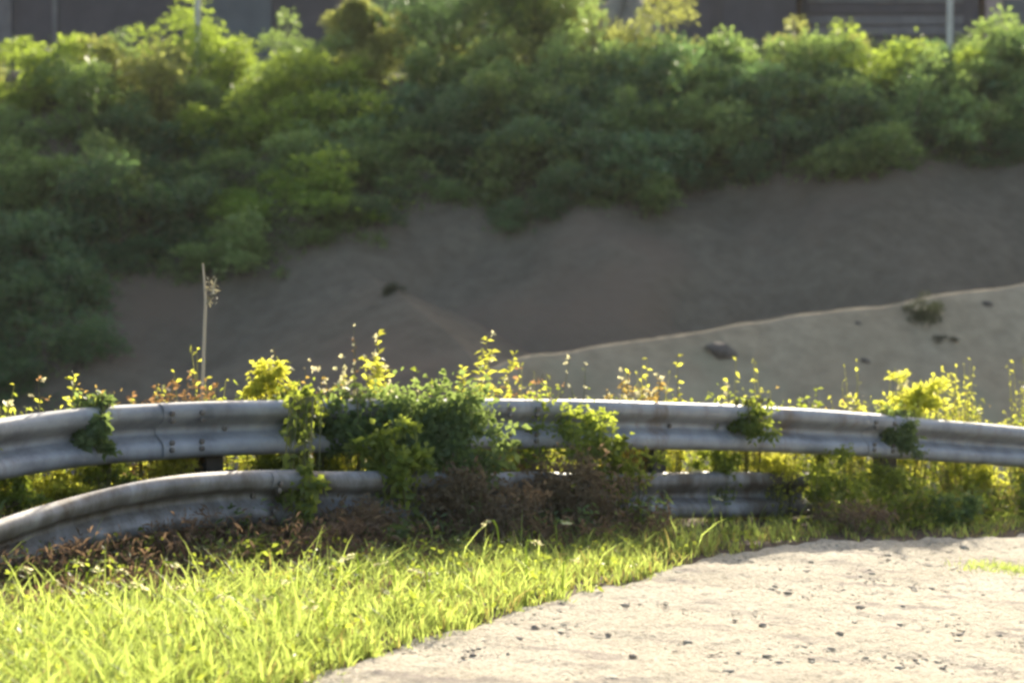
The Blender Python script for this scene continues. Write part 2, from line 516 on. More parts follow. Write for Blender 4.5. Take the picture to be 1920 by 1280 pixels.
def blob_foliage(r, R0, nclump, nleaf, size, flat=0.8, aspect=0.55, up=0.3, spires=0, ragged=False, rb=(0.10, 0.30)):
    """leaves gathered in clumps through a crown; returns verts, faces, clump centres"""
    C, rad = [], []
    while len(C) < nclump:
        p = r.uniform(-1, 1, 3)
        if np.linalg.norm(p) > 1 or p[2] < -0.55:
            continue
        p = p * np.array([R0, R0, R0 * flat]) * 0.78
        if ragged: p = p * r.uniform(0.8, 1.45)
        C.append(p); rad.append(R0 * (r.uniform(*rb) if ragged else r.uniform(0.2, 0.42)))
    for _ in range(spires):
        th = r.uniform(0, 6.28); q_ = r.uniform(0.1, 0.6) * R0
        for k in range(3):
            C.append(np.array([q_ * math.cos(th) + r.normal() * .05, q_ * math.sin(th) + r.normal() * .05, R0 * flat * (0.8 + 0.22 * k)])); rad.append(R0 * (0.17 - 0.04 * k))
    C = np.array(C); rad = np.array(rad)
    w = rad ** 2; w /= w.sum()
    idx = r.choice(len(C), nleaf, p=w)
    d = r.normal(size=(nleaf, 3)); d /= np.linalg.norm(d, axis=1, keepdims=True)
    d[:, 2] = np.where(d[:, 2] < -0.3, -d[:, 2], d[:, 2])
    rr = rad[idx] * r.uniform(0.35, 1.0, nleaf) ** 0.5
    if ragged:
        rr = rad[idx] * np.abs(r.normal(0.6, 0.5, nleaf) if rb[0] < 0.15 else r.normal(0.82, 0.24, nleaf))
    P = C[idx] + d * rr[:, None] * np.array([1, 1, 0.9])
    N = d + r.normal(size=(nleaf, 3)) * (1.1 if rb[0] < 0.15 else 0.65)
    N[:, 2] += up
    P[:, 2] += R0 * flat * 0.55
    C[:, 2] += R0 * flat * 0.55
    V, Fc = leaves_np(P, N, size, aspect, r, 0.25)
    return V, Fc, C

# ------------------------------------------------------------------ far bank bushes
PROTO = []
for k in range(9):
    r = np.random.default_rng(100 + k)
    loose = k >= 6
    V, Fc, C = blob_foliage(r, 1.0, 24 if not loose else 16, 3600 if not loose else 1900, 0.098 if not loose else 0.105,
                            flat=[0.8, 0.95, 0.7, 1.05, 0.85, 0.9, 1.1, 0.9, 1.3][k], aspect=[0.55, 0.5, 0.65, 0.5, 0.6, 0.45, 0.4, 0.45, 0.35][k],
                            spires=0 if not loose else 5, ragged=True, rb=(0.16, 0.38))
    fo = mk('foliage', V, Fc, M['bush_mid'])
    mb = MB()
    for c in C[:9]:
        b0 = np.array([r.normal() * .05, r.normal() * .05, -0.35])
        mid = b0 * 0.5 + c * 0.5 + r.normal(size=3) * 0.08
        mb.add(*tube([b0, mid, c], [0.035, 0.022, 0.008], 4))
    br = mb.build('branches', M['branch'])
    PROTO.append((fo.data, br.data))
    bpy.data.objects.remove(fo); bpy.data.objects.remove(br)

def put_bush(p, s, k, mat, label, group, name='bush', cat='bush', sz=None, tilt=0.0):
    e = empty(name, p, label, cat, group, random.uniform(0, 6.28))
    e.scale = (s, s, (sz or 1.0) * s)
    for nm, me in (('foliage', PROTO[k][0]), ('branches', PROTO[k][1])):
        o = bpy.data.objects.new(nm, me)
        COL.objects.link(o)
        o.parent = e
        if nm == 'foliage':
            o.material_slots[0].link = 'OBJECT'
            o.material_slots[0].material = mat
    return e

LOW = np.array([(-200, 800), (0, 770), (140, 700), (185, 590), (230, 520), (330, 545), (520, 515), (580, 470), (730, 425), (800, 395), (880, 400), (970, 452), (1040, 420), (1100, 410), (1260, 395),
                (1330, 362), (1480, 350), (1620, 335), (1760, 312), (1850, 330), (1920, 318), (2200, 270)], dtype=float)
def low(px): return np.interp(px, LOW[:, 0], LOW[:, 1])
ORD = ['first', 'second', 'third', 'fourth', 'fifth', 'sixth', 'seventh', 'eighth', 'ninth', 'tenth', 'eleventh', 'twelfth',
       'thirteenth', 'fourteenth', 'fifteenth', 'sixteenth', 'seventeenth', 'eighteenth', 'nineteenth', 'twentieth', 'twenty-first', 'twenty-second', 'twenty-third', 'twenty-fourth', 'twenty-fifth', 'twenty-sixth']
rowname = ['along the sunlit crest', 'in the second row below the crest', 'in the third row down', 'in the fourth row down', 'in the fifth row down',
           'in the row above the lowest', 'in the lowest row']
NROW = 7
for row in range(NROW):
    n = [20, 19, 18, 18, 18, 18, 19][row]
    for i in range(n):
        px = -90 + (2110 / (n - 1)) * (i + (0.5 if row % 2 else 0)) + random.uniform(-30, 30)
        lo = low(px)
        top = 92
        f_ = row / (NROW - 1)
        py = top + (lo - 22 - top) * f_ + random.uniform(-10, 10)
        if row == NROW - 1: py = lo - 20
        p = ground_hit(px, py, 36)
        s = random.uniform(1.35, 2.05)
        if row == 0: s *= 0.74
        if row == NROW - 1: s *= random.uniform(0.5, 0.8)
        u = random.random()
        if row == 0:  # upper rows get yellower leaves: the sunlit band is put into the colour
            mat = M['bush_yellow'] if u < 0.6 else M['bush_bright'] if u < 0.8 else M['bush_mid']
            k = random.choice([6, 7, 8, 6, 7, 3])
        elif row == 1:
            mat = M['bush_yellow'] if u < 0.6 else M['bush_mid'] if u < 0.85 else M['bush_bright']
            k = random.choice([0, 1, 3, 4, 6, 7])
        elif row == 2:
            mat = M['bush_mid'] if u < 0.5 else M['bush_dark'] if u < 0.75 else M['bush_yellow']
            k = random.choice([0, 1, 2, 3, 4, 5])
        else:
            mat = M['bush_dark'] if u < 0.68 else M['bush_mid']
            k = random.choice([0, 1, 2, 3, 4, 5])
        if 420 < px < 680 and 2 <= row <= 5 and u < 0.75: mat = M['bush_bright']
        if 1600 < px < 1830 and 1 <= row <= 4 and u < 0.5: mat = M['bush_bright']
        tone = {M['bush_dark'].name: 'dark green', M['bush_mid'].name: 'olive green', M['bush_bright'].name: 'bright green', M['bush_yellow'].name: 'yellow green'}[mat.name]
        p = p - np.array([0, 0, 0.28 * s])
        put_bush(p, s, k, mat, f'{tone} far bank bush, {ORD[i]} from left {rowname[row]}', 'bushes covering the far bank', sz=random.uniform(0.8, 1.1))

# low leafy cover between the bushes
r = np.random.default_rng(61)
PXs = r.uniform(-120, 2040, 5200); Us = r.uniform(0, 1, 5200)
def hit_many(px, py):
    d = np.full(len(px), 37.0); a = (px - 960) / F; b_ = (640 - py) / F
    vx, vy, vz = a, CP + b_ * SP, -SP + b_ * CP
    act = np.ones(len(px), bool)
    for _ in range(170):
        x = vx * d / vy; z = CAM[2] + vz * d / vy
        act &= z > H(x, d)
        if not act.any(): break
        d = np.where(act, d + 0.2, d)
    return np.stack([vx * d / vy, d, CAM[2] + vz * d / vy], 1)
Q = hit_many(PXs, 80 + (low(PXs) - 12 - 80) * Us)
Q = np.repeat(Q, 10, 0) + r.normal(size=(52000, 3)) * np.array([0.25, 0.25, 0.14])
Q[:, 2] = np.maximum(Q[:, 2], H(Q[:, 0], Q[:, 1]))
NN = r.normal(size=Q.shape) * 0.7 + np.array([0, -0.3, 0.6])
V, Fc = leaves_np(Q, NN, 0.13, 0.55, r, 0.2)
tag(mk('ground_cover', V, Fc, M['bush_mid']), 'low leafy ground cover between the bushes on the far bank', 'ground cover', kind='stuff')

# ------------------------------------------------------------------ guardrails
PROF = np.array([(.030, .156), (.046, .1545), (.064, .146), (.078, .132), (.083, .115), (.083, .085), (.076, .068), (.055, .05), (.018, .027), (.003, .016), (.0, 0),
                 (.003, -.016), (.018, -.027), (.055, -.05), (.076, -.068), (.083, -.085), (.083, -.115), (.078, -.132), (.064, -.146), (.046, -.1545), (.030, -.156)])
def resample(P, step):
    t = np.concatenate([[0], np.cumsum(np.linalg.norm(np.diff(P, axis=0), axis=1))])
    ts = np.arange(0, t[-1], step)
    # smooth by Catmull-Rom style: dense linear then box blur
    C = np.stack([np.interp(ts, t, P[:, k]) for k in range(3)], 1)
    w = int(0.7 / step) | 1
    pad = np.concatenate([2 * C[0] - C[1:w // 2 + 1][::-1], C, 2 * C[-1] - C[-w // 2:-1][::-1]])
    ker = np.ones(w) / w
    return np.stack([np.convolve(pad[:, k], ker, 'valid') for k in range(3)], 1)[:len(C)]

def frames(C):
    T = np.gradient(C, axis=0)
    T /= np.linalg.norm(T, axis=1, keepdims=True)
    O = np.cross(T, [0, 0, 1.0]);  O /= np.linalg.norm(O, axis=1, keepdims=True)   # towards the road
    U = np.cross(O, T)
    return T, O, U

def sweep_beam(C, O, U, tilt, i0, i1, off, seed, name, parent, dent=0.006, mat='rail'):
    idx = np.arange(i0, i1)
    lo_ = PROF
    back = PROF[::-1] + np.array([-0.004, 0]) 
    loop = np.concatenate([lo_, back])
    ca, sa = np.cos(tilt[idx]), np.sin(tilt[idx])
    V = []
    for j, (u, v) in enumerate(loop):
        u2 = u + off
        uu = u2 * ca - v * sa
        vv = u2 * sa + v * ca
        s = idx * 0.05
        dd = dent * (np.sin(s * 2.3 + seed) * 0.6 + np.sin(s * 6.1 + v * 20 + seed * 2) * 0.4)
        V.append(C[idx] + O[idx] * (uu + dd)[:, None] + U[idx] * (vv + dd * 0.5)[:, None])
    V = np.stack(V, 1)
    n, m = V.shape[:2]
    ii, jj = np.meshgrid(np.arange(m), np.arange(n - 1))
    j2 = (ii + 1) % m
    Fq = np.stack([jj * m + ii, (jj + 1) * m + ii, (jj + 1) * m + j2, jj * m + j2], -1).reshape(-1, 4).tolist()
    h = m // 2
    for k in range(h - 1):
        Fq.append([k, k + 1, m - 2 - k, m - 1 - k])
        b = (n - 1) * m
        Fq.append([b + k + 1, b + k, b + m - 1 - k, b + m - 2 - k])
    o = mk(name, V.reshape(-1, 3), Fq, M[mat], parent, smooth=True)
    md = o.modifiers.new('edges', 'EDGE_SPLIT'); md.split_angle = R(50)
    return o

def hexbolt(c, o, parent):
    mb = MB()
    o = o / np.linalg.norm(o)
    a = np.cross(o, [0, 0, 1.0]); a /= np.linalg.norm(a); b = np.cross(o, a)
    V = []
    for d in (0, 0.014):
        for k in range(6):
            th = k * math.pi / 3
            V.append(c + o * d + 0.016 * (math.cos(th) * a + math.sin(th) * b))
    V.append(c + o * 0.018)
    mb.add(V, [[k, (k + 1) % 6, 6 + (k + 1) % 6, 6 + k] for k in range(6)] + [[6 + k, 6 + (k + 1) % 6, 12] for k in range(6)])
    return mb.build('bolt', M['bolt'], parent)

def post(x, y, ztop, name, parent, T, zbot=None, w=0.11, d=0.14):
    """C-section steel post"""
    g = float(H(x, y)) - 0.35 if zbot is None else zbot
    t = np.array([T[0], T[1], 0]); t /= np.linalg.norm(t)
    o = np.array([t[1], -t[0], 0])
    sec = [(-w / 2, d / 2), (w / 2, d / 2), (w / 2, d / 2 - .012), (-w / 2 + .012, d / 2 - .012), (-w / 2 + .012, -d / 2 + .012), (w / 2, -d / 2 + .012), (w / 2, -d / 2), (-w / 2, -d / 2)]
    V = []
    for z in (g, ztop):
        for a, b in sec:
            V.append(np.array([x, y, 0]) + t * a + o * b + np.array([0, 0, z]))
    n = len(sec)
    Fc = [[k, (k + 1) % n, n + (k + 1) % n, n + k] for k in range(n)] + [list(range(n))[::-1], [n + k for k in range(n)]]
    return mk(name, V, Fc, M['post'], parent)

def guardrail(name, pts, label, tilt_pts, breaks, posts, seed, mat='rail', dent=0.006, behind=0.16):
    P = np.array([at(*p) for p in pts])
    C = resample(P, 0.05)
    n = len(C)
    colpx = 960 + F * C[:, 0] / C[:, 1]
    tilt = np.interp(colpx, [a for a, b in tilt_pts], [R(b) for a, b in tilt_pts])
    C[:, 2] -= np.max(PROF[None, :, 0] * np.sin(tilt)[:, None] + PROF[None, :, 1] * np.cos(tilt)[:, None], 1)
    T, O, U = frames(C)
    root = empty(name, (0, 0, 0), label, 'guardrail')
    ipx = lambda p_: int(np.argmin(np.abs(colpx - p_)))
    cuts = [0] + [ipx(b) for b in breaks] + [n]
    for k in range(len(cuts) - 1):
        i1 = min(n, cuts[k + 1] + (4 if k < len(cuts) - 2 else 0))
        sweep_beam(C, O, U, tilt, max(0, cuts[k] - (3 if k else 0)), i1, 0.007 * (k % 2), seed + k, 'beam_panel', root, dent, mat)
        if k:
            for dv in (0.1, 0.06, -0.06, -0.1):
                for di in (-2, 2):
                    i = cuts[k] + di
                    if 0 <= i < n:
                        u, v = 0.083 + 0.009, dv
                        c = C[i] + O[i] * (u * math.cos(tilt[i]) - v * math.sin(tilt[i])) + U[i] * (u * math.sin(tilt[i]) + v * math.cos(tilt[i]))
                        hexbolt(c, O[i], root)
    for pp in posts:
        i = ipx(pp)
        c = C[i]
        pc = c - O[i] * behind
        post(pc[0], pc[1], c[2] + 0.13, 'post', root, T[i])
        mb = MB()
        q0 = c - O[i] * (behind / 2 - 0.005)
        ang = math.atan2(T[i][1], T[i][0])
        L = behind - 0.07
        ca, sa = math.cos(ang), math.sin(ang)
        mb.box((0, 0, 0), 0.10, max(0.03, L - 0.01), 0.24)
        mb.v = [[q0[0] + a * ca - b * sa, q0[1] + a * sa + b * ca, q0[2] + d] for a, b, d in mb.v]
        mb.build('spacer_block', M['post'], root)
        hexbolt(c + O[i] * 0.008, O[i], root)
    # base of the thing
    b0 = C[n // 2].copy(); b0[2] = float(H(b0[0], b0[1]))
    for ch in root.children:
        ch.location = -Vector(b0)
    root.location = b0
    return C

UP = guardrail('guardrail', RAIL, 'upper grey corrugated steel guardrail curving along the gravel road, overgrown with weeds', [(-300, 0), (2200, 0)], [330, 960, 1640], [-150, 420, 850, 1250, 1690, 2050], 1)
LOWR = [(-220, 1040, 8.0), (-100, 995, 8.45), (0, 961, 8.85), (100, 931, 9.2), (200, 907, 9.5), (300, 890, 9.8), (400, 881, 10.1), (520, 879, 10.45), (640, 880, 10.8), (800, 882, 11.2), (950, 884, 11.6),
        (1100, 885, 12.1), (1250, 884, 12.65), (1400, 884, 13.2), (1512, 886, 13.6)]
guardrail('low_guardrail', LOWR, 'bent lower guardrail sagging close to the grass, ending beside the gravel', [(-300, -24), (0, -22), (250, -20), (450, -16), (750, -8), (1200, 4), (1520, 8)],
          [520, 1150], [-60, 470, 900, 1240, 1480], 9, mat='rail_mud_shade', dent=0.010, behind=0.12)

# ------------------------------------------------------------------ plants by the rail
def place(px, dy):
    """ground point in a picture column, dy metres beyond (+) or before (-) the rail"""
    d = 11.5
    for _ in range(12):
        x = (px - 960) / F * d
        d = float(yr(x)) + dy
    return np.array([x, d, float(H(x, d))])

def z_at(px, py, d): return at(px, py, d)[2]

def plant(name, label, cat, px, top, dy, group=None, stems=5, spread=0.12, leaf=0.045, aspect=0.45, per=14, leafm='weed_green', stemm='stem',
          flowers=0, flowerm='petal', fsize=0.02, wig=0.03, seed=None, rad=0.004, low_leaf=0.1, nseg=7, lean=(0, 0), base=None, up=0.5, hvar=0.55):
    r = np.random.default_rng(seed if seed is not None else abs(hash((px, top))) % 99991)
    b = place(px, dy) if base is None else np.array(base, dtype=float)
    h = max(0.08, z_at(px, top, b[1]) - b[2])
    stems = int(math.ceil(stems * (1.5 if stems > 2 else 1))); per = int(per * 1.7); leaf = leaf * 1.2; fsize = fsize * 1.25
    root = empty(name, b, label, cat, group)
    sm = MB(); LP, LN = [], []; FP, FN = [], []
    for s in range(stems):
        hh = h * (1.0 if s == 0 else r.uniform(hvar, 0.97))
        a = r.uniform(0, 6.28)
        sp = 0 if s == 0 else spread * math.sqrt(r.uniform(0.05, 1))
        b0 = np.array([math.cos(a), math.sin(a), 0]) * sp * 0.35
        e0 = np.array([math.cos(a) * sp + lean[0] * hh, math.sin(a) * sp * 0.7 + lean[1] * hh, 0])
        path = []
        wv = r.normal(size=3) * wig
        for k in range(nseg):
            t = k / (nseg - 1)
            path.append(b0 * (1 - t) + e0 * t ** 1.3 + np.array([0, 0, hh * t - (0.06 if k == 0 else 0)]) + wv * math.sin(t * 5 + s) * np.array([1, 1, 0]))
        path = np.array(path)
        sm.add(*tube(path, [rad * (1.1 - 0.75 * k / (nseg - 1)) for k in range(nseg)], 4))
        m = max(1, int(per * r.uniform(0.7, 1.2)))
        ts = r.uniform(low_leaf, 1.0, m) ** 0.8
        for t in ts:
            q_ = t * (nseg - 1); i = min(int(q_), nseg - 2); fr = q_ - i
            P = path[i] * (1 - fr) + path[i + 1] * fr
            th = r.uniform(0, 6.28)
            LP.append(P); LN.append([math.cos(th), math.sin(th), up + r.normal() * 0.35])
        for _ in range(flowers):
            t = r.uniform(0.82, 1.02); q_ = min(t, 1) * (nseg - 1); i = min(int(q_), nseg - 2); fr = q_ - i
            P = path[i] * (1 - fr) + path[i + 1] * fr + r.normal(size=3) * fsize * 0.9
            for _2 in range(5):
                FP.append(P); FN.append(r.normal(size=3) + np.array([0, 0, 0.4]))
    tag(sm.build('stems', M[stemm], root), kind='stuff')
    if LP:
        V, Fc = leaves_np(np.array(LP), np.array(LN, dtype=float), leaf, aspect, r, 0.25)
        tag(mk('leaves', V, Fc, M[leafm], root), kind='stuff')
    if FP:
        V, Fc = leaves_np(np.array(FP), np.array(FN, dtype=float), fsize, 0.7, r)
        tag(mk('flowers', V, Fc, M[flowerm], root), kind='stuff')
    return root

def clump(name, label, cat, px, py, dy, rx_, n, leaf, mat, flat=0.8, nclump=9, group=None, seed=1, aspect=0.6, yq=0.7):
    """a leafy clump: px,py is the picture position of its middle, rx_ its half width in picture units"""
    r = np.random.default_rng(seed)
    hang = name == 'creeper'
    b = place(px, dy)
    Rm = rx_ / F * b[1] * 1.22
    zc = z_at(px, py, b[1])
    nclump = int(nclump * 2.4)
    V, Fc, C = blob_foliage(r, Rm, nclump, int(n * 1.9), leaf, flat, aspect, ragged=True)
    off = np.array([0, 0, zc - b[2] - Rm * flat * 0.62])
    V = V * np.array([1, yq, 1]) + off; C = C * np.array([1, yq, 1]) + off
    root = empty(name, b, label, cat, group)
    # runners: from the ground up into the crown, or from behind the rail over its top
    mb = MB(); SPp = []
    for c in C[:18]:
        if hang:
            back = place(px, 0.22)
            zr = float(np.interp(b[0], RP[:, 0], RP[:, 2])) + 0.02 - b[2]
            pth = [np.array([c[0] * .6, back[1] - b[1], back[2] - b[2] - .05]), np.array([c[0] * .8, back[1] - b[1] - .05, zr * .8]), np.array([c[0] * .9, 0.08 - dy * 0.2, zr + .03]), c]
        else:
            b0 = np.array([c[0] * .55 + r.normal() * .04, c[1] * .5 + r.normal() * .04, -0.05])
            pth = [b0, b0 * .45 + c * .55 + r.normal(size=3) * Rm * 0.12, c]
        mb.add(*tube(pth, [0.005] + [0.004] * (len(pth) - 2) + [0.0015], 4))
        for _ in range(22):
            t = r.uniform(0.0, 1.0) * (len(pth) - 1); i = min(int(t), len(pth) - 2); fr = t - i
            SPp.append(pth[i] * (1 - fr) + pth[i + 1] * fr + r.normal(size=3) * Rm * 0.13)
    SPp = np.array(SPp); SPp[:, 2] = np.maximum(SPp[:, 2], 0.01) if not hang else SPp[:, 2]
    V2, F2 = leaves_np(SPp, r.normal(size=SPp.shape) + np.array([0, -.2, .4]), leaf, aspect, r, 0.3)
    tag(mk('leaves', np.concatenate([V, V2]), np.concatenate([Fc, F2 + len(V)]), M[mat], root), kind='stuff')
    tag(mb.build('stems', M['stem'], root), kind='stuff')
    return root

PL = plant
W = 'weed'
# behind the rail, tops above it, from left to right
PL('weed', 'small cream flowered weed at the far left end of the rail', W, 10, 760, 0.3, stems=5, flowers=2, leafm='weed_yellow', spread=0.1)
PL('weed', 'thin reddish stalk with pale tips left of the leafy weed', W, 88, 690, 0.35, stems=2, per=8, leaf=0.03, leafm='dry_red', flowers=2, spread=0.04)
PL('weed', 'upright leafy yellow green weed near the left end of the rail', W, 122, 700, 0.3, stems=6, per=26, leafm='weed_yellow', spread=0.13, lean=(0.08, 0))
PL('dry_weed', 'low brown dry weed left of the tall stalk', W, 255, 735, 0.35, stems=8, per=16, leafm='dry_red', stemm='stem', spread=0.14, leaf=0.03)
PL('dry_weed', 'reddish brown dry clump at the foot of the tall stalk', W, 338, 698, 0.3, stems=26, per=26, leafm='dry_red', stemm='stem', spread=0.20, leaf=0.034, flowers=1, fsize=0.012, flowerm='dry_gold')
PL('dry_weed', 'reddish dry weed just right of the tall stalk', W, 398, 706, 0.25, stems=8, per=16, leafm='dry_red', stemm='stem', spread=0.12, leaf=0.03)
PL('weed', 'thin grey seed stalk above the yellow clump', W, 513, 650, 0.6, stems=1, per=5, leaf=0.022, leafm='dry_red', flowers=5, fsize=0.013, spread=0.02)
clump('weed', 'bright yellow green rounded weed clump standing behind the rail', W, 505, 722, 0.28, 40, 520, 0.038, 'weed_yellow', 1.0, 8, seed=11)
PL('weed', 'weed with many small cream flower heads right of the bright rounded clump', W, 580, 690, 0.3, stems=18, per=18, leafm='dry_gold', flowers=3, fsize=0.02, spread=0.2, leaf=0.03)
PL('weed', 'cream flower spray standing left of the tall sunlit weed', W, 634, 672, 0.32, stems=7, per=10, leafm='weed_yellow', flowers=4, fsize=0.022, spread=0.12, leaf=0.032)
PL('weed', 'thin reddish twig with a pale tip behind the tall sunlit weed', W, 664, 618, 0.6, stems=2, per=6, leafm='dry_red', flowers=2, fsize=0.014, spread=0.05, leaf=0.025)
PL('weed', 'tall sunlit yellow weed with stacked leaves and cream tips', W, 712, 628, 0.25, stems=12, per=40, leafm='weed_yellow', flowers=3, fsize=0.022, spread=0.13, leaf=0.05, hvar=0.5)
PL('weed', 'pale grey green weed between the two tallest weeds', W, 785, 690, 0.35, stems=10, per=22, leafm='weed_green', flowers=1, fsize=0.014, spread=0.2, leaf=0.038)
PL('weed', 'tall feathery yellow weed with ladder leaves leaning right', W, 880, 624, 0.25, stems=13, per=38, leafm='weed_yellow', flowers=1, spread=0.2, leaf=0.055, aspect=0.28, lean=(0.10, 0), hvar=0.55)
PL('weed', 'low yellow flowered weed right of the feathery weed', W, 930, 722, 0.25, stems=8, per=16, leafm='dry_gold', flowers=2, flowerm='weed_yellow', spread=0.14, leaf=0.03)
PL('dry_weed', 'rusty red dry weed right of the feathery weed', W, 970, 690, 0.35, stems=12, per=20, leafm='dry_red', spread=0.17, leaf=0.034, flowers=1, fsize=0.012, flowerm='petal')
PL('weed', 'slender arching stalk with white tip leaning right over the rail', W, 1020, 664, 0.4, stems=2, per=4, leaf=0.02, leafm='dry_red', flowers=3, fsize=0.014, spread=0.04, lean=(0.12, 0))
PL('weed', 'curled thin stalk with pale hook rising at mid rail', W, 1085, 678, 0.3, stems=3, per=6, leaf=0.026, leafm='weed_green', flowers=3, fsize=0.014, spread=0.06)
PL('dry_weed', 'golden orange dry weed with bright cream tops behind the rail', W, 1180, 700, 0.3, stems=26, per=22, leafm='dry_gold', flowers=2, fsize=0.024, spread=0.24, leaf=0.036)
PL('weed', 'narrow green spike weed right of the golden clump', W, 1272, 664, 0.3, stems=6, per=26, leafm='weed_yellow', spread=0.1, leaf=0.04, hvar=0.45)
PL('weed', 'small curled yellow weed on the rail right of the spike', W, 1372, 712, 0.22, stems=7, per=14, leafm='weed_yellow', flowers=3, fsize=0.018, spread=0.12, leaf=0.04)
PL('weed', 'very low pale weed right of the curled yellow weed', W, 1425, 742, 0.22, stems=6, per=12, leafm='weed_yellow', flowers=1, fsize=0.016, spread=0.1, leaf=0.03)
PL('weed', 'dull olive weed with flat top right of the low pale weed', W, 1535, 722, 0.3, stems=16, per=26, leafm='weed_green', flowers=1, fsize=0.012, spread=0.2, leaf=0.04)
PL('weed', 'small weed with one bright yellow head left of the big clump', W, 1592, 732, 0.22, stems=5, per=14, leafm='weed_yellow', flowers=3, fsize=0.018, spread=0.08, leaf=0.034)
clump('weed', 'large yellow green weed clump above the right part of the rail', W, 1700, 752, 0.3, 62, 900, 0.042, 'weed_yellow', 0.72, 11, seed=12)
PL('weed', 'taller white tipped sprig rising out of the large yellow clump', W, 1694, 704, 0.3, stems=4, per=16, leafm='weed_yellow', flowers=3, fsize=0.02, spread=0.1, leaf=0.04)
PL('weed', 'thin pale sprigs at the right edge of the large yellow clump', W, 1768, 734, 0.3, stems=5, per=9, leafm='weed_green', flowers=2, fsize=0.016, spread=0.12, leaf=0.035)

# tall bleached stalk
b = place(385, 0.35)
zt = z_at(390, 494, b[1])
st = empty('dry_stalk', b, 'tall bleached bare plant stalk with forked top standing behind the rail', 'stalk')
hh = zt - b[2]
xo = lambda p_: (p_ - 375) / F * b[1]
x0 = xo(375) - (385 - 375) / F * b[1]
mb = MB()
pp = np.array([(x0, 0, -0.05), (x0 + xo(373), 0, hh * .35), (x0 + xo(379), .01, hh * .55), (x0 + xo(383), .01, hh * .76), (x0 + xo(386), 0, hh * .86), (x0 + xo(381), 0, hh)])
mb.add(*tube(pp, [.0125, .0115, .011, .0105, .010, .005], 7))
mb.build('stem', M['pale_stem'], st, True)
mb = MB()
mb.add(*tube([pp[4] - [0, 0, .02], pp[4] + [.035, 0, .03], pp[4] + [.045, .01, .09], pp[4] + [.06, 0, .13]], [.010, .009, .007, .004], 5))
mb.add(*tube([pp[4] + [.035, 0, .03], pp[4] + [.065, 0, .05]], [.007, .003], 5))
mb.build('fork', M['pale_stem'], st, True)
r = np.random.default_rng(5)
Pq = np.array([pp[4] + [r.uniform(0, .06), r.normal() * .012, r.uniform(-.03, .14)] for _ in range(40)] + [pp[1] + [0.005, 0, -0.05]] * 3)
V, Fc = leaves_np(Pq, r.normal(size=(len(Pq), 3)), 0.034, 0.4, r)
mk('dry_leaves', V, Fc, M['pale_stem'], st)

# creepers hanging over the front of the rail and brush below it
CL = clump
CR = 'creeper'
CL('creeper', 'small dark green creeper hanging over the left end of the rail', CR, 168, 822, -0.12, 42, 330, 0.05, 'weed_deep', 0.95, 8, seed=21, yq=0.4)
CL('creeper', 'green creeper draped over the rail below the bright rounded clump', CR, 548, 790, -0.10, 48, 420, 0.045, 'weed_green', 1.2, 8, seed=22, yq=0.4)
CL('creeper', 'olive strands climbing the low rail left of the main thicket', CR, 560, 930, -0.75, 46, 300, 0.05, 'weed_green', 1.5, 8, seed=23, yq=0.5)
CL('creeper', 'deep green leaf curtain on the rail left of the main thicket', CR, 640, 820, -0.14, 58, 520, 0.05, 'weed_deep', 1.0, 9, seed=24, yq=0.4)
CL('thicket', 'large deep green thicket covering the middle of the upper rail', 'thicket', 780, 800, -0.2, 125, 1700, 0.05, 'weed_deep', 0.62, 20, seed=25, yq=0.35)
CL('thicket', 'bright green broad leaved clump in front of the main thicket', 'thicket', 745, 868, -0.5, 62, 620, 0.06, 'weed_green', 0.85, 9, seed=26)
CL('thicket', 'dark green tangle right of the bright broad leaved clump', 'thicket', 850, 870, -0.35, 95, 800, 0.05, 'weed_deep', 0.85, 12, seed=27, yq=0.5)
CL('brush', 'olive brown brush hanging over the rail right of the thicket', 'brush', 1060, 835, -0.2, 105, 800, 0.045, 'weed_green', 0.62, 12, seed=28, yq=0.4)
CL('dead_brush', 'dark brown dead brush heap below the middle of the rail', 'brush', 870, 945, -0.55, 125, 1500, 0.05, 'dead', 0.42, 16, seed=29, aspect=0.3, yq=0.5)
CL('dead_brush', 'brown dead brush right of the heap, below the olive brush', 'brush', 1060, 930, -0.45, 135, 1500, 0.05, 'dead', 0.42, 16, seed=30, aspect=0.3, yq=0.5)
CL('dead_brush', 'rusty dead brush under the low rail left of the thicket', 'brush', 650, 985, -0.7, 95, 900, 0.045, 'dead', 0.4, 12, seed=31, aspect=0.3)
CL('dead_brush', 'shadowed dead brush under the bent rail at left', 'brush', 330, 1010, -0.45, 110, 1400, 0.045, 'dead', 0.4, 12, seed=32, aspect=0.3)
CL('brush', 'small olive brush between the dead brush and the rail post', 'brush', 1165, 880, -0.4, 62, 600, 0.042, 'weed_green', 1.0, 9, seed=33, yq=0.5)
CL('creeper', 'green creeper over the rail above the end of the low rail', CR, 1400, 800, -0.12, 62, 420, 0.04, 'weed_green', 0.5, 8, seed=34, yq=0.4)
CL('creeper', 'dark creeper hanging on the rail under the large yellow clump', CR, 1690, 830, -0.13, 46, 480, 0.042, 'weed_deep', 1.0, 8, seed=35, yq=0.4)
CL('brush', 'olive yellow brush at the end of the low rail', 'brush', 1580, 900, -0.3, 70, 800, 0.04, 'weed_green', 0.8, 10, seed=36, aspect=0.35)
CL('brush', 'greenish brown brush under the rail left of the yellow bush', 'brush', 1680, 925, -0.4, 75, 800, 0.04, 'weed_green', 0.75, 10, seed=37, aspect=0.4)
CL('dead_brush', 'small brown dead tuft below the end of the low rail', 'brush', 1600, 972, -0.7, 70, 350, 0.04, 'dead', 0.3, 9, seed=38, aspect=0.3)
CL('weed', 'brilliant yellow weed on the verge under the right end of the rail', W, 1828, 908, 0.16, 46, 520, 0.055, 'weed_yellow', 0.75, 8, seed=39)
